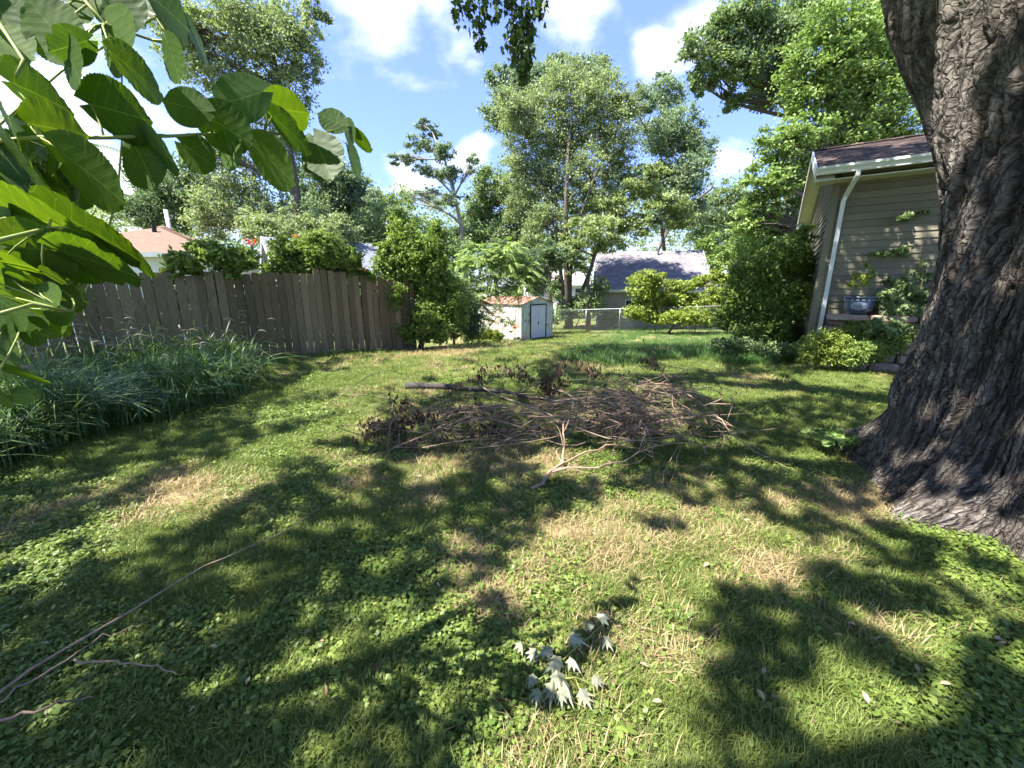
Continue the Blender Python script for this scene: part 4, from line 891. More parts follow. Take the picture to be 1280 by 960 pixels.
# ------------------------------------------------------------------ metal shed
def shed():
    c = at(652, 424, 17.4); z = float(gz(c[0], c[1])); c = np.array([c[0], c[1], z]); a = R(49)
    fx = np.array([math.cos(a), math.sin(a), 0]); sx = np.array([-math.sin(a)*1.0, math.cos(a), 0])   # front along fx, side going back along sx
    Wf, Ls, he, hp = 2.35, 2.75, 1.62, 1.90
    root = thing('garden_shed', c, 'small weathered white metal garden shed with rusty red roof', 'shed')
    P = lambda u, v, h: c+fx*u+sx*v+np.array([0, 0, h])
    nf = -sx; ns = -fx
    def ribbed(o, d, n, L, h, name, mat, step=.2):
        mb = MB(); x = 0
        while x < L-.01:
            w = min(step, L-x); q = o+d*x; prof = [q-n*.02, q, q+d*w*.55, q+d*w*.62+n*.018, q+d*w*.93+n*.018, q+d*w+n*0, q+d*w-n*.02]; mb.prism(prof, (0, 0, h)); x += w
        return mb.build(name, mat, root)
    ribbed(P(0, Ls, 0), -sx, ns, Ls, he, 'side_panel', M['shed_white']); ribbed(P(Wf, 0, 0), sx, -ns, Ls, he, 'side_panel', M['shed_white'])
    d0, d1, dh = .62, 1.72, 1.52
    ribbed(P(0, 0, 0), fx, nf, d0-.05, he, 'front_panel', M['shed_green']); ribbed(P(d1+.05, 0, 0), fx, nf, Wf-d1-.05, he, 'front_panel', M['shed_green'])
    ribbed(P(0, Ls, 0), fx, -nf, Wf, he, 'back_panel', M['shed_white'])
    mb = MB(); mb.prism([P(0, 0, he), P(Wf, 0, he), P(Wf*.5, 0, hp-.03)], sx*.03); mb.build('gable', M['shed_green'], root)
    mb = MB(); mb.prism([P(0, Ls-.03, he), P(Wf, Ls-.03, he), P(Wf*.5, Ls-.03, hp-.03)], sx*.03); mb.build('gable', M['shed_green'], root)
    for u0, u1 in ((0, .5), (1, .5)):
        q0 = P(Wf*u0+(-.08 if u0 == 0 else .08), -.07, he-.025); q1 = P(Wf*.5, -.07, hp); mb = MB(); dn = np.array([0, 0, -.025])
        mb.prism([q0, q1, q1+dn, q0+dn], sx*(Ls+.14)); rf = mb.build('roof_panel', M['rust_roof'], root)
        rb = MB()
        for k in range(1, 7):
            v = -.07+(Ls+.14)*k/7; rb.obox((P(0, v+.0, 0)*0+(q0+q1)/2+sx*(v+.07)+np.array([0, 0, .012])), (q1-q0)/2, sx*.015, (0, 0, .012))
        rb.build('roof_rib', M['rust_roof'], rf)
    mb = MB(); mb.obox(P(d0-.025, 0, dh/2)+nf*.03, fx*.025, nf*.02, (0, 0, dh/2)); mb.obox(P(d1+.025, 0, dh/2)+nf*.03, fx*.025, nf*.02, (0, 0, dh/2)); mb.obox(P((d0+d1)/2, 0, dh+.03)+nf*.03, fx*((d1-d0)/2+.05), nf*.02, (0, 0, .03)); mb.build('door_frame', M['black'], root)
    mb = MB(); mb.obox(P((d0+d1)/2, 0, (dh+.06+he)/2)+nf*.004, fx*((d1-d0)/2+.05), nf*.01, (0, 0, (he-dh-.06)/2)); mb.build('header', M['shed_green'], root)
    mid = (d0+d1)/2
    for a0, a1, s in ((d0+.004, mid-.006, 1), (mid+.006, d1-.004, 0)):
        mb = MB(); mb.obox(P((a0+a1)/2, 0, dh/2+.02)+nf*.022, fx*(a1-a0)/2, nf*.012, (0, 0, dh/2-.02)); do = mb.build('door', M['shed_door'], root)
        if s: mb = MB(); mb.obox(P(mid-.01, 0, .72)+nf*.05, fx*.03, nf*.014, (0, 0, .055)); mb.build('handle', M['black'], do)
    # junk behind the shed: a dark bin and leaning pale boards on the roof edge
    q = P(Wf*.62, Ls+.9, 0); q[2] = float(gz(q[0], q[1])); b = thing('dark_bin', q, 'dark lidded bin standing behind the shed', 'bin')
    mb = MB(); mb.tube([q, q+(0, 0, .9), q+(0, 0, 1.95)], [.26, .3, .34], 14); mb.build('body', M['black'], b, True)
    mb = MB(); mb.tube([q+np.array([0, 0, 1.95]), q+np.array([0, 0, 2.02]), q+np.array([0, 0, 2.12])], [.37, .37, .2], 14); mb.build('lid', M['pale_post'], b, True)
    q2 = q+fx*.42+sx*.1; o = MB(); o.obox(q2+fx*.35+np.array([0, 0, 1.05]), unit(fx*.55+np.array([0, 0, -.9]))*1.15, sx*.05, unit(fx*.9+np.array([0, 0, .55]))*.03)
    tag(o.build('leaning_board', M['trim']), 'pale board leaning beside the dark bin behind the shed', 'board')
shed()
plant('strap_plant', 'yellow green strap leaved clump against the shed wall', 'plant', 16.7, [(600, 416, 20, 9, 0), (618, 420, 18, 7, 0)], (605, 0), 1500, .16, M['leaf_yellow'], 71, asp=.18, up=.1, per=40)
plant('shed_weed', 'tall thin weeds growing up in front of the shed wall', 'plant', 16.9, [(622, 385, 8, 14, 0), (632, 400, 10, 14, 0), (612, 398, 8, 12, 0), (640, 408, 6, 14, 0), (645, 425, 8, 6, 0)], (625, 0), 520, .085, M['leaf_ash'], 72)

# ------------------------------------------------------------------ chain link fence at the back
def chain_link():
    a = at(694, 388, 25.0); b = at(990, 380, 19.0); za, zb = a[2]-.02, b[2]
    root = thing('chain_link_fence', (a[0], a[1], float(gz(a[0], a[1]))), 'grey chain link fence across the back of the yard', 'fence')
    n = 6; H = 1.22; tops = [a+(b-a)*k/n for k in range(n+1)]
    for p in tops:
        g = float(gz(p[0], p[1])); mb = MB(); mb.tube([(p[0], p[1], g-.1), (p[0], p[1], p[2]+.03)], .024, 8); mb.build('post', M['galv'], root, True)
    mb = MB(); mb.tube(tops, .018, 8); mb.build('top_rail', M['galv'], root, True)
    mb = MB(); L = np.linalg.norm((b-a)[:2]); st = .075; d = (b-a)/L; m = int(L/st)
    for i in range(-18, m):
        for sg in (1, -1):
            s0, s1 = i*st, i*st+1.25
            if sg < 0: s0, s1 = s1, s0
            h0, h1 = -1.25, -.02
            def clip(s): return min(max(s, 0), L)
            c0, c1 = clip(s0), clip(s1)
            if abs(c1-c0) < .02: continue
            f = lambda s: h0+(h1-h0)*(s-s0)/(s1-s0)
            p, q = a+d*c0+np.array([0, 0, f(c0)]), a+d*c1+np.array([0, 0, f(c1)]); mb.tube([p, q], .0032, 3, cap=False)
    stuff(mb.build('wire_mesh', M['galv'], root))
chain_link()

# ------------------------------------------------------------------ buildings beyond the fences
def gabled(name, label, cat, O, D, G, W, DP, zb, ze, rise, wall, roof, ov=.35, orr=.3, ridge='D', board=.2, tabs=True):
    """box W along D, DP along G; ridge along D (gables at the ends of D)"""
    D = np.array([*unit(D), 0]); G = np.array([*unit(G), 0]); O = np.array([O[0], O[1], 0.]); c3 = lambda s, g, z: O+D*s+G*g+np.array([0, 0, z])
    root = thing(name, (O[0], O[1], zb), label, cat)
    mb = MB(); mb.prism([c3(0, 0, zb), c3(W, 0, zb), c3(W, DP, zb), c3(0, DP, zb)], (0, 0, ze-zb))
    for s, dd in ((0, D*.02), (W-.02, D*.02)): mb.prism([c3(s, 0, ze), c3(s, DP, ze), c3(s, DP/2, ze+rise)], dd)
    mb.build('wall', wall, root)
    for p0, d, nr, L, tp in ((c3(0, 0, 0), D, -G, W, None), (c3(0, 0, 0), G, -D, DP, lambda z: (0, DP) if z < ze else ((z-ze)/rise*DP/2, DP-(z-ze)/rise*DP/2))):
        m = lap_boards(p0[:2]+nr[:2]*.003, d[:2], nr[:2], L, zb+.1, ze-.02 if tp is None else ze+rise-.1, board, wall, root, joined=True, top=tp); stuff(m.build('siding_board', wall, root))
    sl = rise/(DP/2); zf = ze-ov*sl; rz = ze+rise; rf = MB()
    for g0, s in ((-ov, 1), (DP+ov, -1)):
        rf.prism([c3(-orr, g0, zf+.02), c3(-orr, DP/2+s*-.001, rz+.02), c3(-orr, DP/2+s*-.001, rz+.14), c3(-orr, g0, zf+.14)], D*(W+2*orr))
    ro = rf.build('roof', roof, root)
    if tabs:
        sh = MB(); r = np.random.default_rng(4); dv = unit(c3(0, DP/2, rz)-c3(0, -ov, zf)); shingles(sh, c3(-orr, -ov-.02, zf+.142), D, dv, W+2*orr, np.linalg.norm(c3(0, DP/2, rz)-c3(0, -ov, zf)), .5, .28, r=r, th=.015); stuff(sh.build('shingle', roof, ro))
    mb = MB()
    for g0, s in ((-ov-.016, 1), (DP+ov+.016, -1)): mb.obox(c3(W/2, g0, zf+.06), D*(W/2+orr), G*.015, (0, 0, .09))
    mb.build('fascia', M['trim'], root)
    for s in (-orr-.016, W+orr+.016):
        for g0 in (-ov, DP+ov):
            a_, b_ = c3(s, g0, zf+.06), c3(s, DP/2, rz+.06); m = MB(); m.obox((a_+b_)/2, (b_-a_)/2, D*.015, (0, 0, .09)); m.build('rake_board', M['trim'], root)
    return root, c3, D, G
def window(root, c, d, n, w, h):
    d = np.array([*d[:2], 0]); n = np.array([*n[:2], 0]); mb = MB(); t = .07
    for s in (-1, 1): mb.obox(c+d*s*(w/2)+n*.03, d*t/2, n*.03, (0, 0, h/2+t)); mb.obox(c+np.array([0, 0, s*(h/2+t/2)])+n*.031, d*(w/2-t/2), n*.03, (0, 0, t/2))
    mb.obox(c+n*.025, d*(w/2), n*.02, (0, 0, t/2*.7)); f = mb.build('window', M['trim'], root)
    m = MB(); m.obox(c+n*.012, d*w/2, n*.008, (0, 0, h/2)); m.build('pane', M['glass'], f)

# grey roofed garage behind the chain link
ga = at(742, 362, 28.0); gb = at(893, 357, 26.5)
gd = (gb-ga)[:2]; gW = np.linalg.norm(gd); gd = gd/gW; gg = np.array([-gd[1], gd[0]])
rt, c3, D_, G_ = gabled('garage', 'beige sided garage with pale grey shingle roof beyond the chain link fence', 'garage', ga[:2]+gg*.35+gd*.3, gd, gg, gW-.6, 7.0, -1.35, 1.5, 2.55, M['beige_siding'], M['roof_grey'])
mb = MB(); q = c3(gW*.55, 3.0, 3.9); mb.tube([q, q+np.array([0, 0, .75])], .06, 8); mb.build('vent_pipe', M['galv'], rt, True)
mb = MB(); q = c3(.04, -.1, -1.3); mb.obox(c3(.06, -.05, .1), D_*.05, G_*.04, (0, 0, 1.3)); mb.build('downspout', M['trim'], rt)
window(rt, c3(gW*.3, -.02, .2), D_, -G_, .8, .9)
# white house far back
rt, c3, D_, G_ = gabled('white_house', 'distant white house with pinkish roof seen between the shed and the garage', 'house', at(660, 352, 46)[:2], (1, .05), (-.05, 1), 6.8, 7, -1.6, at(0, 355, 46)[2], 1.4, M['white_siding'], M['roof_pink'], tabs=False)
window(rt, c3(3.2, -.02, .95), D_, -G_, .75, 1.0)
window(rt, c3(5.8, -.02, .95), D_, -G_, .75, 1.0)
# white gabled house behind the picket fence
O = at(352, 345, 18.5)
rt, c3, D_, G_ = gabled('gabled_house', 'white gabled house with blue grey roof behind the wooden fence', 'house', at(352, 345, 17.0)[:2], (.80, .60), (-.60, .80), 5.2, 4.4, -1.0, 2.35, 1.25, M['white_siding'], M['roof_blue'], tabs=False)
m = MB(); m.obox(c3(3.9, -.5, 2.15), D_*1.6, G_*.7, (0, 0, .05)); m.build('porch_roof', M['roof_blue'], rt)
# brown hip roof house far left
def hip_house():
    O = np.array([*at(-10, 320, 15.0)[:2], 0.]); E = np.array([*at(275, 320, 17.0)[:2], 0.]); D = unit(E-O); W = np.linalg.norm(E-O); G = np.array([-D[1], D[0], 0]); zb, ze = -.9, 2.85; DP = 8.0; ov = .45
    c3 = lambda s, g, z: O+D*s+G*g+np.array([0, 0, z])
    root = thing('hip_roof_house', O+(0, 0, zb), 'pale house with low brown hip roof behind the fence at far left', 'house')
    mb = MB(); mb.prism([c3(.4, .4, zb), c3(W-.4, .4, zb), c3(W-.4, DP, zb), c3(.4, DP, zb)], (0, 0, ze-zb)); mb.build('wall', M['white_siding'], root)
    stuff(lap_boards(c3(.4, .397, 0)[:2], D[:2], -G[:2], W-.8, zb, ze-.1, .2, M['white_siding'], root, joined=True).build('siding_board', M['white_siding'], root))
    rz = 4.35; h = DP/2*.95
    V = [c3(0, 0, ze), c3(W, 0, ze), c3(W, DP+.4, ze), c3(0, DP+.4, ze), c3(h, DP/2, rz), c3(W-h, DP/2, rz)]
    mesh_obj('roof', V, [(0, 1, 5, 4), (2, 3, 4, 5), (0, 3, 2, 1)], [(1, 2, 5), (3, 0, 4)], M['roof_brown'], root)
    mb = MB(); mb.obox(c3(W/2, -.02, ze-.06), D*(W/2), G*.02, (0, 0, .09)); mb.obox(c3(W+.02, DP/2+.2, ze-.06), G*(DP/2+.2), D*.02, (0, 0, .09)); mb.build('gutter', M['trim'], root)
    mb = MB(); q = c3(W*.52, 3.0, 3.9); mb.tube([q, q+np.array([0, 0, .35])], .09, 8); mb.build('vent_pipe', M['black'], root)
hip_house()
q = at(214, 290, 30); mb = MB(); q[2] = -1.2; mb.tube([q, (q[0]-.1, q[1], at(211, 262, 30)[2])], [.16, .12], 8)
tag(mb.build('utility_pole', M['pale_post'], None, True), 'pale utility pole rising behind the brown roof', 'pole')

# ------------------------------------------------------------------ trees of the background
TG = 'trees beyond the yard'
tree('ash_tree', 'tall airy light green tree behind the brown roof at left', 'tree', 22, [(330, 50, 62, 50), (290, 25, 50, 42), (365, 30, 38, 34), (300, 110, 55, 40), (345, 120, 45, 40), (270, 190, 40, 30), (340, 190, 55, 40), (300, 245, 62, 38), (350, 270, 45, 30), (270, 275, 45, 25), (240, 60, 40, 50), (380, 75, 28, 28), (220, 20, 40, 40), (395, 15, 22, 24)],
     (368, 0), 44000, .12, M['leaf_ash'], 101, clump=0.31, trunk_r=.26, trunk_pts=[(372, 300), (372, 245), (362, 180), (352, 110), (335, 40)], group=TG)
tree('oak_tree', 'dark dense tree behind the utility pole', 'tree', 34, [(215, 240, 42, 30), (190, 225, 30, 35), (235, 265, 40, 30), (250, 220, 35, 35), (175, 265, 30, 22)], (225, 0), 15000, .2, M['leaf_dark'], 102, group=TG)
tree('elm_tree', 'rounded dense tree behind the blue grey roof', 'tree', 30, [(430, 250, 45, 38), (400, 270, 38, 32), (455, 275, 35, 28), (425, 222, 30, 22), (390, 240, 26, 26), (470, 260, 20, 24), (400, 215, 26, 22), (445, 235, 28, 24)], (428, 0), 24000, .17, M['leaf_blue'], 103, group=TG)
tree('locust_tree', 'slender sparse tree with pale leaning trunk against the sky', 'tree', 34, [(530, 158, 14, 12), (524, 178, 22, 12), (502, 200, 20, 9), (552, 190, 20, 14), (560, 215, 22, 12), (530, 210, 16, 10), (525, 242, 26, 9), (556, 250, 24, 9), (590, 205, 10, 14), (505, 250, 14, 7), (545, 165, 9, 9)],
     (582, 0), 7000, .17, M['leaf_blue'], 104, clump=.33, per=40, trunk_r=.24, bark='bark_pale', trunk_pts=[(580, 310), (576, 280), (568, 245), (556, 200), (540, 165)], group=TG)
tree('hackberry_tree', 'rounded mid green tree left of the tall central tree', 'tree', 36, [(628, 235, 36, 34), (602, 268, 34, 30), (650, 270, 36, 32), (605, 225, 18, 22), (625, 300, 50, 26), (590, 300, 40, 24), (665, 310, 34, 30), (680, 335, 24, 16)], (625, 0), 26000, .19, M['leaf_mid'], 105, group=TG)
tree('cottonwood_tree', 'dark spiky crowned tree rising behind the tall central tree', 'tree', 35, [(625, 100, 24, 18), (645, 130, 34, 30), (690, 92, 44, 22), (740, 95, 34, 20), (620, 150, 22, 20), (665, 105, 30, 24)], (690, 0), 15000, .2, M['leaf_blue'], 106, group=TG)
tree('central_tree', 'tall broad tree with many stems in the middle of the background', 'tree', 26.5, [(700, 125, 52, 34), (745, 120, 40, 32), (660, 165, 42, 36), (715, 175, 55, 38), (765, 165, 38, 38), (680, 220, 48, 34), (735, 225, 50, 34), (775, 215, 30, 30), (650, 210, 28, 28), (690, 265, 45, 26), (740, 265, 30, 22), (655, 262, 28, 24), (680, 300, 36, 18), (785, 130, 24, 26), (640, 135, 28, 26), (720, 92, 50, 18)],
     (713, 0), 76000, .108, M['leaf_ash'], 107, clump=0.28, trunk_r=.21, stems=4, group=TG)
tree('walnut_tree', 'blue green tree right of the tall central tree', 'tree', 31, [(830, 120, 28, 26), (850, 165, 38, 32), (820, 165, 30, 28), (855, 215, 36, 34), (825, 225, 28, 28), (872, 185, 22, 22), (800, 130, 18, 22), (845, 260, 36, 26)], (852, 0), 26000, .16, M['leaf_blue'], 108, clump=0.34, group=TG)
tree('linden_tree', 'pale yellow green boughed tree leaning over the garage roof', 'tree', 25, [(800, 235, 34, 16), (765, 255, 30, 16), (835, 255, 34, 16), (740, 285, 34, 18), (790, 280, 38, 16), (850, 275, 24, 14), (715, 305, 22, 16), (815, 215, 24, 12), (755, 305, 30, 12), (722, 330, 16, 14)],
     (738, 0), 22000, .13, M['leaf_pale'], 109, clump=0.36, trunk_r=.13, trunk_pts=[(735, 350), (742, 320), (770, 285), (800, 245)], flat=.5, group=TG)
tree('woodland_tree', 'shaded tree with pale bare trunk behind the garage at right', 'tree', 40, [(900, 265, 34, 26), (880, 290, 34, 24), (925, 285, 28, 34), (905, 310, 40, 20), (870, 260, 18, 18), (930, 250, 24, 26), (900, 240, 22, 18), (945, 300, 30, 34)], (886, 0), 22000, .18, M['leaf_mid'], 110, bark='bark_pale', trunk_r=.25, group=TG)
tree('poplar_tree', 'tall glossy leaved tree top right of the sky gap', 'tree', 21, [(930, 30, 44, 34), (885, 60, 34, 26), (975, 60, 40, 36), (930, 80, 42, 26), (880, 100, 26, 18), (965, 110, 36, 24), (920, 125, 24, 14), (1000, 20, 40, 40), (905, 30, 28, 24)], (990, 0), 26000, .14, M['leaf_mid'], 111, clump=0.34, trunk_r=.28, group=TG)
tree('sugar_maple_tree', 'large bright green layered maple behind the right house', 'tree', 17.5, [(1050, 50, 60, 50), (1010, 110, 50, 34), (1090, 110, 60, 44), (1040, 160, 54, 32), (985, 175, 44, 30), (1100, 40, 60, 50), (960, 225, 40, 28), (1005, 225, 44, 30), (945, 270, 34, 26), (990, 275, 36, 28), (1070, 190, 50, 30), (1110, 170, 50, 40), (975, 310, 40, 24), (1150, 60, 60, 60)],
     (1010, 0), 70000, .118, M['leaf_maple'], 112, clump=0.34, trunk_r=.3, flat=.4, up=.9, group=TG)
for nm, lb, Y, el, bp, n_, m_, sd_ in [
        ('mulberry_tree', 'pale green low tree filling the gap above the trumpet vine', 21, [(350, 292, 40, 22), (390, 285, 34, 24), (320, 285, 28, 24), (425, 290, 30, 22)], 360, 12000, 'leaf_ash', 141),
        ('box_elder_tree', 'light green low tree between the upright shrub and the slender tree', 23, [(470, 285, 30, 30), (500, 270, 26, 26), (455, 305, 28, 20), (540, 300, 34, 26), (570, 320, 30, 24)], 490, 12000, 'leaf_mid', 142),
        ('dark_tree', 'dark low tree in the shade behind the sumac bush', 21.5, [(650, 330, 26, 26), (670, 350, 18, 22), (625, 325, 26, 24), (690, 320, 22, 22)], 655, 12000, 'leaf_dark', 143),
        ('elder_tree', 'yellow green low tree right of the garage roof', 24, [(925, 310, 28, 26), (905, 325, 20, 18), (945, 330, 26, 26), (890, 305, 16, 14)], 930, 9000, 'leaf_maple', 144)]:
    tree(nm, lb, 'tree', Y, el, (bp, 0), n_, .12, M[m_], sd_, trunk_r=.12, group=TG)
def treeline():
    r = np.random.default_rng(44); n = 1700; x = r.uniform(-85, 85, n); y = r.uniform(50, 62, n); h = 11.0+6*fbm(x*.12, y*.0, 3, 2)+r.normal(0, .9, n)
    C = np.stack([x, y, -1+h*r.random(n)], -1); V, Q, A = clump_leaves(C, np.full(n, 1.6), 62, .44, r)
    stuff(mesh_obj('far_treeline', V, Q, None, M['leaf_ash'], None, False, {'rnd': A}), 'far mass of shaded trees filling the gaps along the horizon', 'treeline')
treeline()
mb = MB(); P = np.array([at(845, 268, 39), at(858, 262, 39), at(870, 252, 39), at(880, 243, 39), at(889, 236, 39), at(893, 225, 39)]); mb.tube(P, [.16, .15, .13, .12, .1, .06], 8)
mb.tube([P[3], P[3]+np.array([-.05, 0, .5]), P[3]+np.array([.1, 0, .8])], [.06, .05, .02], 6); mb.tube([P[4], P[4]+np.array([.3, 0, .15])], [.06, .03], 6)
g0 = np.array([P[0][0]-2.5, 39, -1.2]); mb.tube([g0, g0+np.array([.1, 0, 2.5]), (g0+P[0])/2+np.array([-.5, 0, .8]), P[0]], [.3, .26, .2, .16], 8)
tag(mb.build('dead_snag', M['bark'], None, True), 'bare broken dead limb sticking out against the sky by the blue green tree', 'dead tree')

# shrubs in the yard
tree('leafy_shrub', 'upright bright green shrub hiding the end of the wooden fence', 'shrub', 11.0, [(510, 415, 24, 14, -.3), (545, 415, 26, 16, -.3), (490, 370, 20, 24, -.3), (565, 385, 26, 30), (505, 300, 26, 28), (490, 330, 24, 24), (530, 320, 34, 30), (515, 355, 36, 28), (548, 355, 30, 30), (498, 280, 14, 18), (545, 290, 16, 16), (505, 395, 18, 24), (540, 395, 30, 24), (478, 310, 14, 10)], (520, 0), 26000, .08, M['leaf_shrub'], 121, per=40, fold=.1, trunk_r=.06, stems=3, clump=.3)
tree('hedge_shrub', 'foliage added behind the near end of the wooden fence to darken its gaps', 'shrub', 8.3, [(150, 390, 60, 38, -.5), (215, 388, 50, 38, 0), (275, 386, 44, 38, .6), (325, 384, 36, 36, 1.1)], (230, 0), 5200, .1, M['leaf_mid'], 152, per=40, trunk_r=.05, depth=.2)  # added foliage, keeps the bright wall from showing between the pickets
tree('gap_shrub', 'dark shrub added behind the wooden fence to darken its gaps', 'shrub', 10.3, [(370, 385, 34, 40, -.75), (410, 385, 34, 40, -.3), (450, 388, 34, 38, .2), (485, 390, 30, 36, .6)], (430, 0), 9000, .09, M['leaf_dark'], 151, per=40, trunk_r=.05, depth=.2)  # added backing, makes the slits of the far pickets read dark
def fronds(name, label, cat, Y, ells, base, n, L, nl, mat, seed, leaflet=.11):
    r = np.random.default_rng(seed); b = at(base[0], 360, Y); b[2] = float(gz(b[0], b[1])); root = thing(name, b, label, cat); mb = MB(); V = []; A = []
    area = np.array([e[2]*e[3] for e in ells], float); area /= area.sum()
    for e, a in zip(ells, area):
        c = at(e[0], e[1], Y+(e[4] if len(e) > 4 else 0)); s = zc_of(c)/F; mb.tube(curve(b+r.normal(size=3)*np.array([.2, .2, 0]), c, .06, 6, r), np.linspace(.016, .008, 6), 5)
        for k in range(max(2, int(n*a))):
            u = unit(r.normal(size=3)); p = c+u*np.array([e[2], (e[2]+e[3])/2, e[3]])*s*r.random()**.5*.85; d = unit(np.array([u[0], u[1]-.25, .25+.3*r.normal()])); ln = L*r.uniform(.7, 1.2)
            t = np.linspace(.12, 1, nl)[:, None]; C = p+d*ln*t+np.array([0, 0, -.45*ln])*t**2; tg = unit(np.gradient(C, axis=0)); sd = unit(np.cross(tg, np.array([0, 0, 1.]))); nn = np.cross(sd, tg); cr = r.random()
            mb.tube(C[::max(1, nl//4)], .004, 3, cap=False)
            for sg in (-1, 1):
                dd = unit(sd*sg+tg*.35-nn*.25); lf = leaflet*(1-.5*(t-.5)**2*2)
                V.append(np.stack([C, C+dd*lf*.45+tg*lf*.16, C+dd*lf, C+dd*lf*.45-tg*lf*.16], 1).reshape(-1, 3)); A.append(np.full(4*nl, .5*cr+.5*r.random()))
    V = np.vstack(V); V[:, 2] = np.maximum(V[:, 2], gz(V[:, 0], V[:, 1])+.02); mesh_obj('frond', V, np.arange(len(V)).reshape(-1, 4), None, mat, root, False, {'rnd': np.concatenate(A)}); stuff(root.children[-1] if root.children else bpy.data.objects[-1]) if False else None
    mb.build('stem', M['stem_green'], root, True); return root
fronds('sumac_bush', 'feathery bright green sumac bush behind the shed', 'bush', 14.6, [(600, 325, 30, 22), (635, 322, 26, 24), (655, 345, 20, 24), (575, 350, 28, 24), (610, 360, 34, 18), (650, 360, 18, 14), (590, 385, 26, 26), (565, 385, 24, 28), (625, 318, 24, 10), (575, 410, 26, 14)], (590, 0), 1000, .5, 14, M['leaf_maple'], 122, .115)
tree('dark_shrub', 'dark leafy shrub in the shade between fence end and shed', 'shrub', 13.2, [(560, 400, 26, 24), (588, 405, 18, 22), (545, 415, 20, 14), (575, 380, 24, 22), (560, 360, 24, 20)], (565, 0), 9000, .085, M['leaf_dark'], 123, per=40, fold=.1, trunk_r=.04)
vr = tree('trumpet_vine', 'bushy trumpet vine with orange flowers spilling over the fence top', 'vine', 9.55, [(360, 312, 26, 18, -.15), (400, 312, 36, 22, 0), (430, 322, 26, 16, .2), (340, 340, 18, 14, -.3), (385, 335, 36, 14, 0), (425, 338, 28, 12, .3), (455, 344, 20, 9, .6), (348, 330, 16, 14, -.3), (440, 328, 14, 8, .4), (405, 300, 14, 8, 0)], (390, 0), 19000, .065, M['leaf_shrub'], 124, per=40, fold=.1, trunk_r=.03, clump=.3, crown_name='foliage')
r = np.random.default_rng(2)
for px, py, Y, k in [(314, 304, 9.0, 4), (317, 301, 9.0, 3), (372, 296, 9.5, 2), (389, 295, 9.5, 2), (455, 338, 9.9, 2)]:
    mb = MB(); c = at(px, py, Y)
    for q in range(k):
        d = unit(np.array([r.normal()*.6, -1, r.normal()*.5])); p = c+r.normal(size=3)*.035; mb.tube([p, p+d*.04, p+d*.065, p+d*.075], [.006, .012, .02, .034], 8, cap=False)
    mb.build('flower', M['flower'], vr, True)
tree('fence_vine', 'light green maple leaved vine climbing over the fence in front of the brown roof', 'vine', 8.1, [(228, 326, 22, 14, -.6), (258, 316, 28, 16, -.2), (298, 324, 26, 18, .1), (215, 342, 14, 8, -.7), (245, 338, 22, 8, -.4), (280, 345, 24, 12, 0), (310, 325, 12, 14, .2), (265, 365, 20, 16, 0), (285, 385, 12, 18, .1)], (270, 0), 6000, .08, M['leaf_shrub'], 125, per=24, fold=.1, trunk_r=.02, clump=.35, crown_name='foliage')
tree('yellow_shrub', 'yellow green sprawling shrub in front of the garage by the chain link fence', 'shrub', 22.0, [(808, 356, 26, 20), (800, 388, 20, 16), (880, 352, 20, 10), (845, 360, 24, 12), (935, 385, 20, 20), (835, 375, 28, 16), (870, 382, 32, 16), (905, 370, 26, 18), (900, 345, 16, 12), (925, 355, 16, 20), (820, 345, 14, 8), (860, 395, 40, 12), (900, 395, 36, 14), (950, 400, 30, 14), (830, 398, 30, 12)], (840, 0), 26000, .13, M['leaf_yellow'], 126, per=40, trunk_r=.05, flat=.5)
tree('house_shrub', 'large dense green shrub against the gable of the right house', 'shrub', 9.6, [(955, 335, 32, 28), (985, 320, 28, 26), (1005, 345, 20, 30), (940, 370, 34, 28), (980, 375, 38, 30), (1005, 395, 18, 26), (920, 395, 30, 22), (955, 410, 40, 22), (990, 425, 26, 20), (1000, 300, 16, 22), (930, 340, 20, 20)], (975, 0), 26000, .075, M['leaf_shrub'], 127, per=40, fold=.1, trunk_r=.06, stems=3, clump=.28)
tree('ground_shrub', 'low weedy greenery in front of the large shrub by the house', 'shrub', 8.4, [(930, 432, 26, 10), (965, 438, 28, 10), (1000, 440, 22, 12), (900, 430, 20, 8)], (960, 0), 4500, .055, M['leaf_mid'], 128, per=36, fold=.1, trunk_r=.015, bark='stem_green')
tree('hedge_shrub', 'low green bushes at the foot of the central tree behind the chain link', 'shrub', 26.5, [(715, 385, 18, 16), (738, 380, 20, 18), (702, 392, 12, 14), (762, 396, 16, 10), (690, 398, 10, 12), (700, 360, 14, 16), (750, 360, 14, 16)], (720, 0), 7000, .13, M['leaf_mid'], 129, per=36, trunk_r=.04)
fronds('sapling', 'feathery compound leaved sapling behind the mulberry leaves at far left', 'sapling', 4.6, [(95, 240, 40, 14), (60, 262, 40, 12), (120, 262, 30, 8), (30, 235, 30, 20), (215, 10, 20, 16), (150, 40, 30, 24), (10, 60, 20, 30), (60, 180, 40, 30)], (-60, 0), 60, .42, 14, M['leaf_mid'], 131, .07)

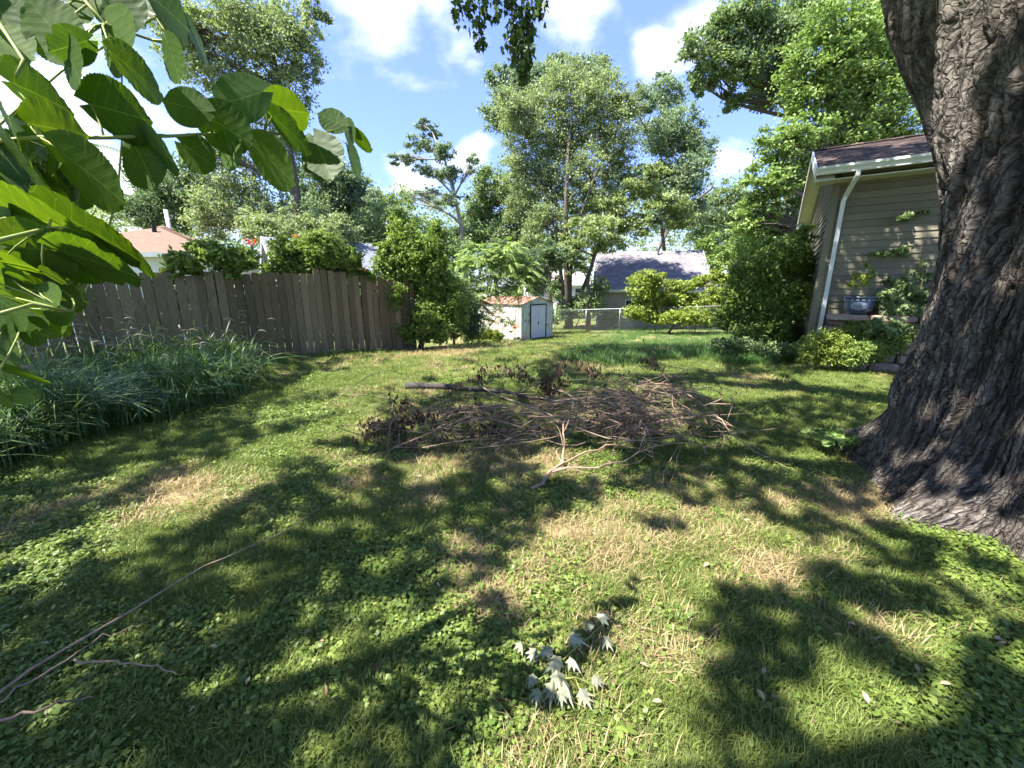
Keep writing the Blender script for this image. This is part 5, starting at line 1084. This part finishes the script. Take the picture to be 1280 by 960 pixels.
# ------------------------------------------------------------------ brush pile
def gp(px, py, h=0.0):
    g = ground(px, py); g[2] += h; return g
def wob(P, n=10, amp=.02, r=rng):
    P = np.array(P, float); t = np.linspace(0, len(P)-1, n); Q = np.stack([np.interp(t, np.arange(len(P)), P[:, k]) for k in range(3)], -1)
    Q[1:-1] += r.normal(size=(n-2, 3))*amp; return Q
def dead_leaves(mb, P, n, spread, r, size=.068):
    for k in range(n):
        p = P[r.integers(len(P)//3, len(P))]+r.normal(size=3)*spread; p[2] = max(p[2], float(gz(p[0], p[1]))+.03); d = unit(np.array([r.normal()*.45, r.normal()*.45, -1])); s = unit(np.cross(d, r.normal(size=3))); nn = np.cross(s, d); L = size*r.uniform(.6, 1.4); w = L*.2
        V = [p, p+d*L*.5+s*w+nn*w*.8, p+d*L, p+d*L*.5-s*w+nn*w*.8, p+d*L*.5-nn*w*.3]
        mb.add(V, [(0, 4, 2, 1), (0, 3, 2, 4)], a=r.random())
def branch(name, label, pts, r0, mat, seed, leaves=0, side=0, spread=.04, amp=.012, cat='branch'):
    r = np.random.default_rng(seed); P = wob(pts, 12, amp, r); root = thing(name, P[0], label, cat, 'dead branches of the brush pile')
    mb = MB(); mb.tube(P, np.linspace(r0, max(.002, r0*.3), 12), 7); mb.build('stem', M[mat], root, True)
    tw = MB(); ends = [P]
    for k in range(side):
        i = r.integers(2, 11); d = P[min(i+1, 11)]-P[i-1]; d = unit(d)+r.normal(size=3)*.55+np.array([0, 0, .12]); L = r.uniform(.15, .45); C = curve(P[i], P[i]+unit(d)*L, .1, 6, r); C[:, 2] = np.maximum(C[:, 2], gz(C[:, 0], C[:, 1])+.01); tw.tube(C, np.linspace(min(.006, r0*.45), .0015, 6), 5); ends.append(C)
    if side: tw.build('twig', M[mat], root, True)
    if leaves:
        lm = MB(); E = np.vstack(ends); dead_leaves(lm, E, leaves, spread, r); stuff(lm.build('dry_leaf', M['dead_leaf'], root))
    return root
def brush():
    b = branch
    b('log', 'thick dark log lying at the left back of the brush pile', [gp(508, 487, .06), gp(560, 490, .08), gp(620, 496, .09), gp(700, 510, .07)], .055, 'log_dark', 1, cat='log', amp=.008)
    b('broken_limb', 'short tan broken limb in the middle of the brush pile', [gp(770, 545, .26), gp(790, 540, .25), gp(806, 540, .22), gp(826, 552, .18)], .03, 'log_tan', 2, cat='limb', amp=.006)
    b('forked_branch', 'pale forked branch pointing to the camera at the pile front', [gp(664, 614, .02), gp(690, 596, .05), gp(706, 580, .10), gp(700, 570, .25), gp(712, 560, .36)], .016, 'twig_pale', 3, side=7)
    b('pale_branch', 'pale branch curving right along the front edge of the pile', [gp(690, 597, .05), gp(735, 590, .05), gp(770, 592, .08), gp(800, 580, .15), gp(850, 575, .18), gp(905, 575, .12)], .0085, 'twig_pale', 4, side=7)
    b('red_branch', 'reddish brown branch rising from the fork into the pile', [gp(700, 588, .06), gp(740, 575, .1), gp(790, 570, .16), gp(860, 565, .2)], .009, 'log_tan', 5, side=6)
    b('arched_branch', 'long arched pale branch reaching out right of the pile', [gp(800, 520, .3), gp(845, 525, .36), gp(880, 545, .32), gp(905, 562, .2), gp(940, 570, .06), gp(985, 588, .02)], .010, 'twig_pale', 6, side=3)
    b('looping_branch', 'thin branch ending in a straight twig on the right lawn', [gp(840, 525, .35), gp(870, 522, .3), gp(900, 530, .12), gp(928, 535, .03)], .007, 'twig_pale', 7, side=2)
    b('long_branch', 'long branch sweeping from the back of the pile to its front', [gp(600, 515, .35), gp(650, 535, .28), gp(700, 560, .26), gp(760, 572, .18), gp(840, 572, .14)], .010, 'twig_pale', 8, side=6)
    b('leafy_branch', 'branch with dark dried leaves at the left end of the pile', [gp(640, 535, .2), gp(580, 540, .22), gp(520, 545, .2), gp(468, 548, .12)], .010, 'twig', 9, leaves=360, side=18, spread=.035)
    b('leafy_branch', 'second low branch with dried leaves trailing on the left grass', [gp(650, 550, .12), gp(600, 555, .10), gp(540, 560, .08), gp(500, 565, .05)], .009, 'twig', 10, leaves=200, side=16, spread=.035)
    b('leafy_branch', 'branch with dark dried leaves arching over the back of the pile', [gp(720, 520, .2), gp(670, 505, .35), gp(630, 495, .35), gp(590, 490, .2)], .010, 'twig', 11, leaves=340, side=18, spread=.035)
    b('leafy_branch', 'back branch with dried leaves reaching toward the long grass', [gp(650, 515, .25), gp(690, 500, .35), gp(715, 490, .36), gp(742, 484, .33)], .008, 'twig', 12, leaves=240, side=14, spread=.035)
    b('leafy_sprig', 'upright sprig with dead leaves standing behind the pile', [gp(845, 530, .1), gp(838, 515, .3), gp(822, 500, .45), gp(808, 495, .5)], .007, 'twig', 13, leaves=80, side=10, spread=.035)
    b('bent_twig', 'thin bent twig stuck in the grass in front of the pile', [gp(825, 615, 0), gp(833, 592, .06), gp(850, 570, .14), gp(842, 600, .05), gp(830, 618, 0)], .004, 'twig_pale', 14, amp=.004)
    b('thin_twig', 'thin crooked twig lying right of the pile', [gp(955, 580, .02), gp(958, 595, .02), gp(975, 612, .01)], .004, 'twig_pale', 15, amp=.006)
    r = np.random.default_rng(77); mb = MB(); n = 340; lm = MB(); mp = MB()
    for k in range(n):
        right = r.random() < .68; c0 = gp(*( (r.normal(785, 46), r.normal(540, 12)) if right else (r.normal(620, 75), r.normal(545, 14))))
        hm = (.46 if right else .26); h = abs(r.normal())*hm*.5+.02; L = r.uniform(.3, 1.2); a = r.normal(0, .75)+(math.pi if r.random() < .5 else 0); d = np.array([math.cos(a), math.sin(a)*.7, r.normal()*.22])*L/2; c = c0+np.array([0, 0, h]); P = curve(c-d, c+d, .22, 7, r); P[:, 2] = np.maximum(P[:, 2], gz(P[:, 0], P[:, 1])+.01); (mp if k % 3 == 0 else mb).tube(P, np.linspace(r.uniform(.0025, .0065), .0016, 7), 5, cap=False, a=r.random())
        if r.random() < .25: dead_leaves(lm, P, 4, .05, r, .055)
    t = thing('brush_tangle', gp(760, 550), 'dense tangle of thin brown twigs heaped in the brush pile', 'brush pile'); t['kind'] = 'stuff'
    stuff(mb.build('twig', M['twig'], t, True)); stuff(mp.build('pale_twig', M['twig_pale'], t, True)); stuff(lm.build('dry_leaf', M['dead_leaf'], t))
brush()

# ------------------------------------------------------------------ small things on the lawn
def maple_sprig():
    r = np.random.default_rng(19); g = ground(700, 870); root = thing('maple_sprig', g, 'fallen maple sprig showing silvery leaf undersides on the near grass', 'sprig')
    lob = np.array([(0, 0), (.14, .08), (.40, .10), (.28, .22), (.52, .50), (.17, .38), (.30, .72), (.10, .60), (0, 1), (-.10, .60), (-.30, .72), (-.17, .38), (-.52, .5), (-.28, .22), (-.40, .10), (-.14, .08)])
    mb = MB(); h0 = .05
    stem = np.array([gp(663, 872, h0), gp(690, 850, h0), gp(715, 825, h0), gp(740, 803, h0), gp(752, 792, h0)]); mb.tube(wob(stem, 10, .002, r), np.linspace(.0035, .002, 10), 6)
    mb.tube([gp(700, 862, h0), gp(718, 859, h0), gp(722, 870, h0), gp(728, 884, h0)], .0018, 5); mb.tube([gp(718, 859, h0), gp(742, 869, h0)], .0014, 5)
    for px, py, ln, ang, tilt in [(752, 790, 26, -35, .3), (757, 818, 24, 65, .6), (718, 814, 30, 25, .3), (684, 832, 26, -200, .7), (668, 834, 26, 120, .6), (694, 846, 34, -215, .3), (716, 843, 26, 55, .4), (697, 866, 36, 82, .25), (690, 878, 36, 105, .4), (708, 878, 34, 70, .5), (728, 886, 30, 62, .3), (744, 868, 22, 15, .9),
                                  (652, 828, 24, 80, 1.0), (700, 886, 28, 95, .8), (664, 868, 22, 115, 1.0), (736, 800, 20, -130, 1.0), (672, 890, 26, 100, 1.1)]:
        c = gp(px, py, h0+.02+r.random()*.02); z = zc_of(c); L = ln*z/F*.95; a = R(-ang); d = unit(np.array([math.cos(a), math.sin(a)*1.2, -.12])); nn = unit(np.array([r.normal()*.3, -tilt*.5+r.normal()*.15, 1])); nn = unit(nn-d*(nn@d)); s = np.cross(nn, d)
        V = c-d*L*.3+(lob[:, :1]*s*.8+lob[:, 1:]*d-.62*np.abs(lob[:, :1])*nn-.35*(lob[:, 1:]-.4)**2*nn)*L; m = len(lob); V = np.vstack([V, [c+d*L*.1+nn*.004]])
        lf = MB(); lf.add(V, None, [(m, i, (i+1) % m) for i in range(m)], a=r.random()); lf.build('leaf', M['silver'], root)
    mb.build('stem', M['stem_green'], root, True)
maple_sprig()
def stick(name, label, pts, r0, seed, mat='twig_pale'):
    r = np.random.default_rng(seed); P = wob([gp(*p) for p in pts], 14, .006, r); mb = MB(); mb.tube(P, np.linspace(r0, r0*.4, 14), 6); tag(mb.build(name, M[mat], None, True), label, 'stick', 'loose sticks on the lawn')
stick('stick', 'long thin straight stick lying across the near left ivy', [(-10, 900, .08), (60, 850, .08), (130, 805, .08), (250, 730, .08), (330, 690, .07), (400, 645, .05)], .006, 1)
stick('stick', 'thin stick just below and parallel to the long straight one', [(0, 905, .08), (60, 862, .07), (130, 815, .07), (190, 788, .05)], .004, 2)
stick('stick', 'short reddish twig lying right of the stick ends at lower left', [(100, 845, .08), (150, 846, .08), (200, 852, .07), (225, 856, .05)], .005, 3, 'log_tan')
stick('stick', 'brown twig in the lower left corner of the lawn', [(-10, 922, .08), (40, 915, .08), (90, 895, .08), (122, 888, .06)], .006, 4, 'twig')

def litter():
    r = np.random.default_rng(55); mb = MB()
    for k in range(70):
        g = ground(r.uniform(-20, 1300), 480+440*r.random()**.6); a = r.random()*6.28; d = np.array([math.cos(a), math.sin(a), r.normal()*.2]); sd = np.array([-d[1], d[0], r.normal()*.2]); L = r.uniform(.010, .024); c = g+np.array([0, 0, .035+.02*r.random()]); u = np.array([0, 0, 1.])
        if math.hypot(c[0]-MC[0], c[1]-MC[1]) < 1.15: continue
        mb.add([c-d*L, c-d*L*.3+sd*L*.4+u*L*.2, c+d*L*.4+sd*L*.35+u*L*.25, c+d*L, c+d*L*.4-sd*L*.35+u*L*.15, c-d*L*.3-sd*L*.4+u*L*.25, c-u*L*.05], None, [(6, 0, 1), (6, 1, 2), (6, 2, 3), (6, 3, 4), (6, 4, 5), (6, 5, 0)], a=r.random())
    stuff(mb.build('leaf_litter', M['litter']), 'dry fallen leaves scattered thinly over the lawn', 'leaf litter')
M['litter'] = leaf_mat('litter', (.12, .075, .04), (.42, .34, .22), trans=.15, tint=(1, .9, .7))
litter()
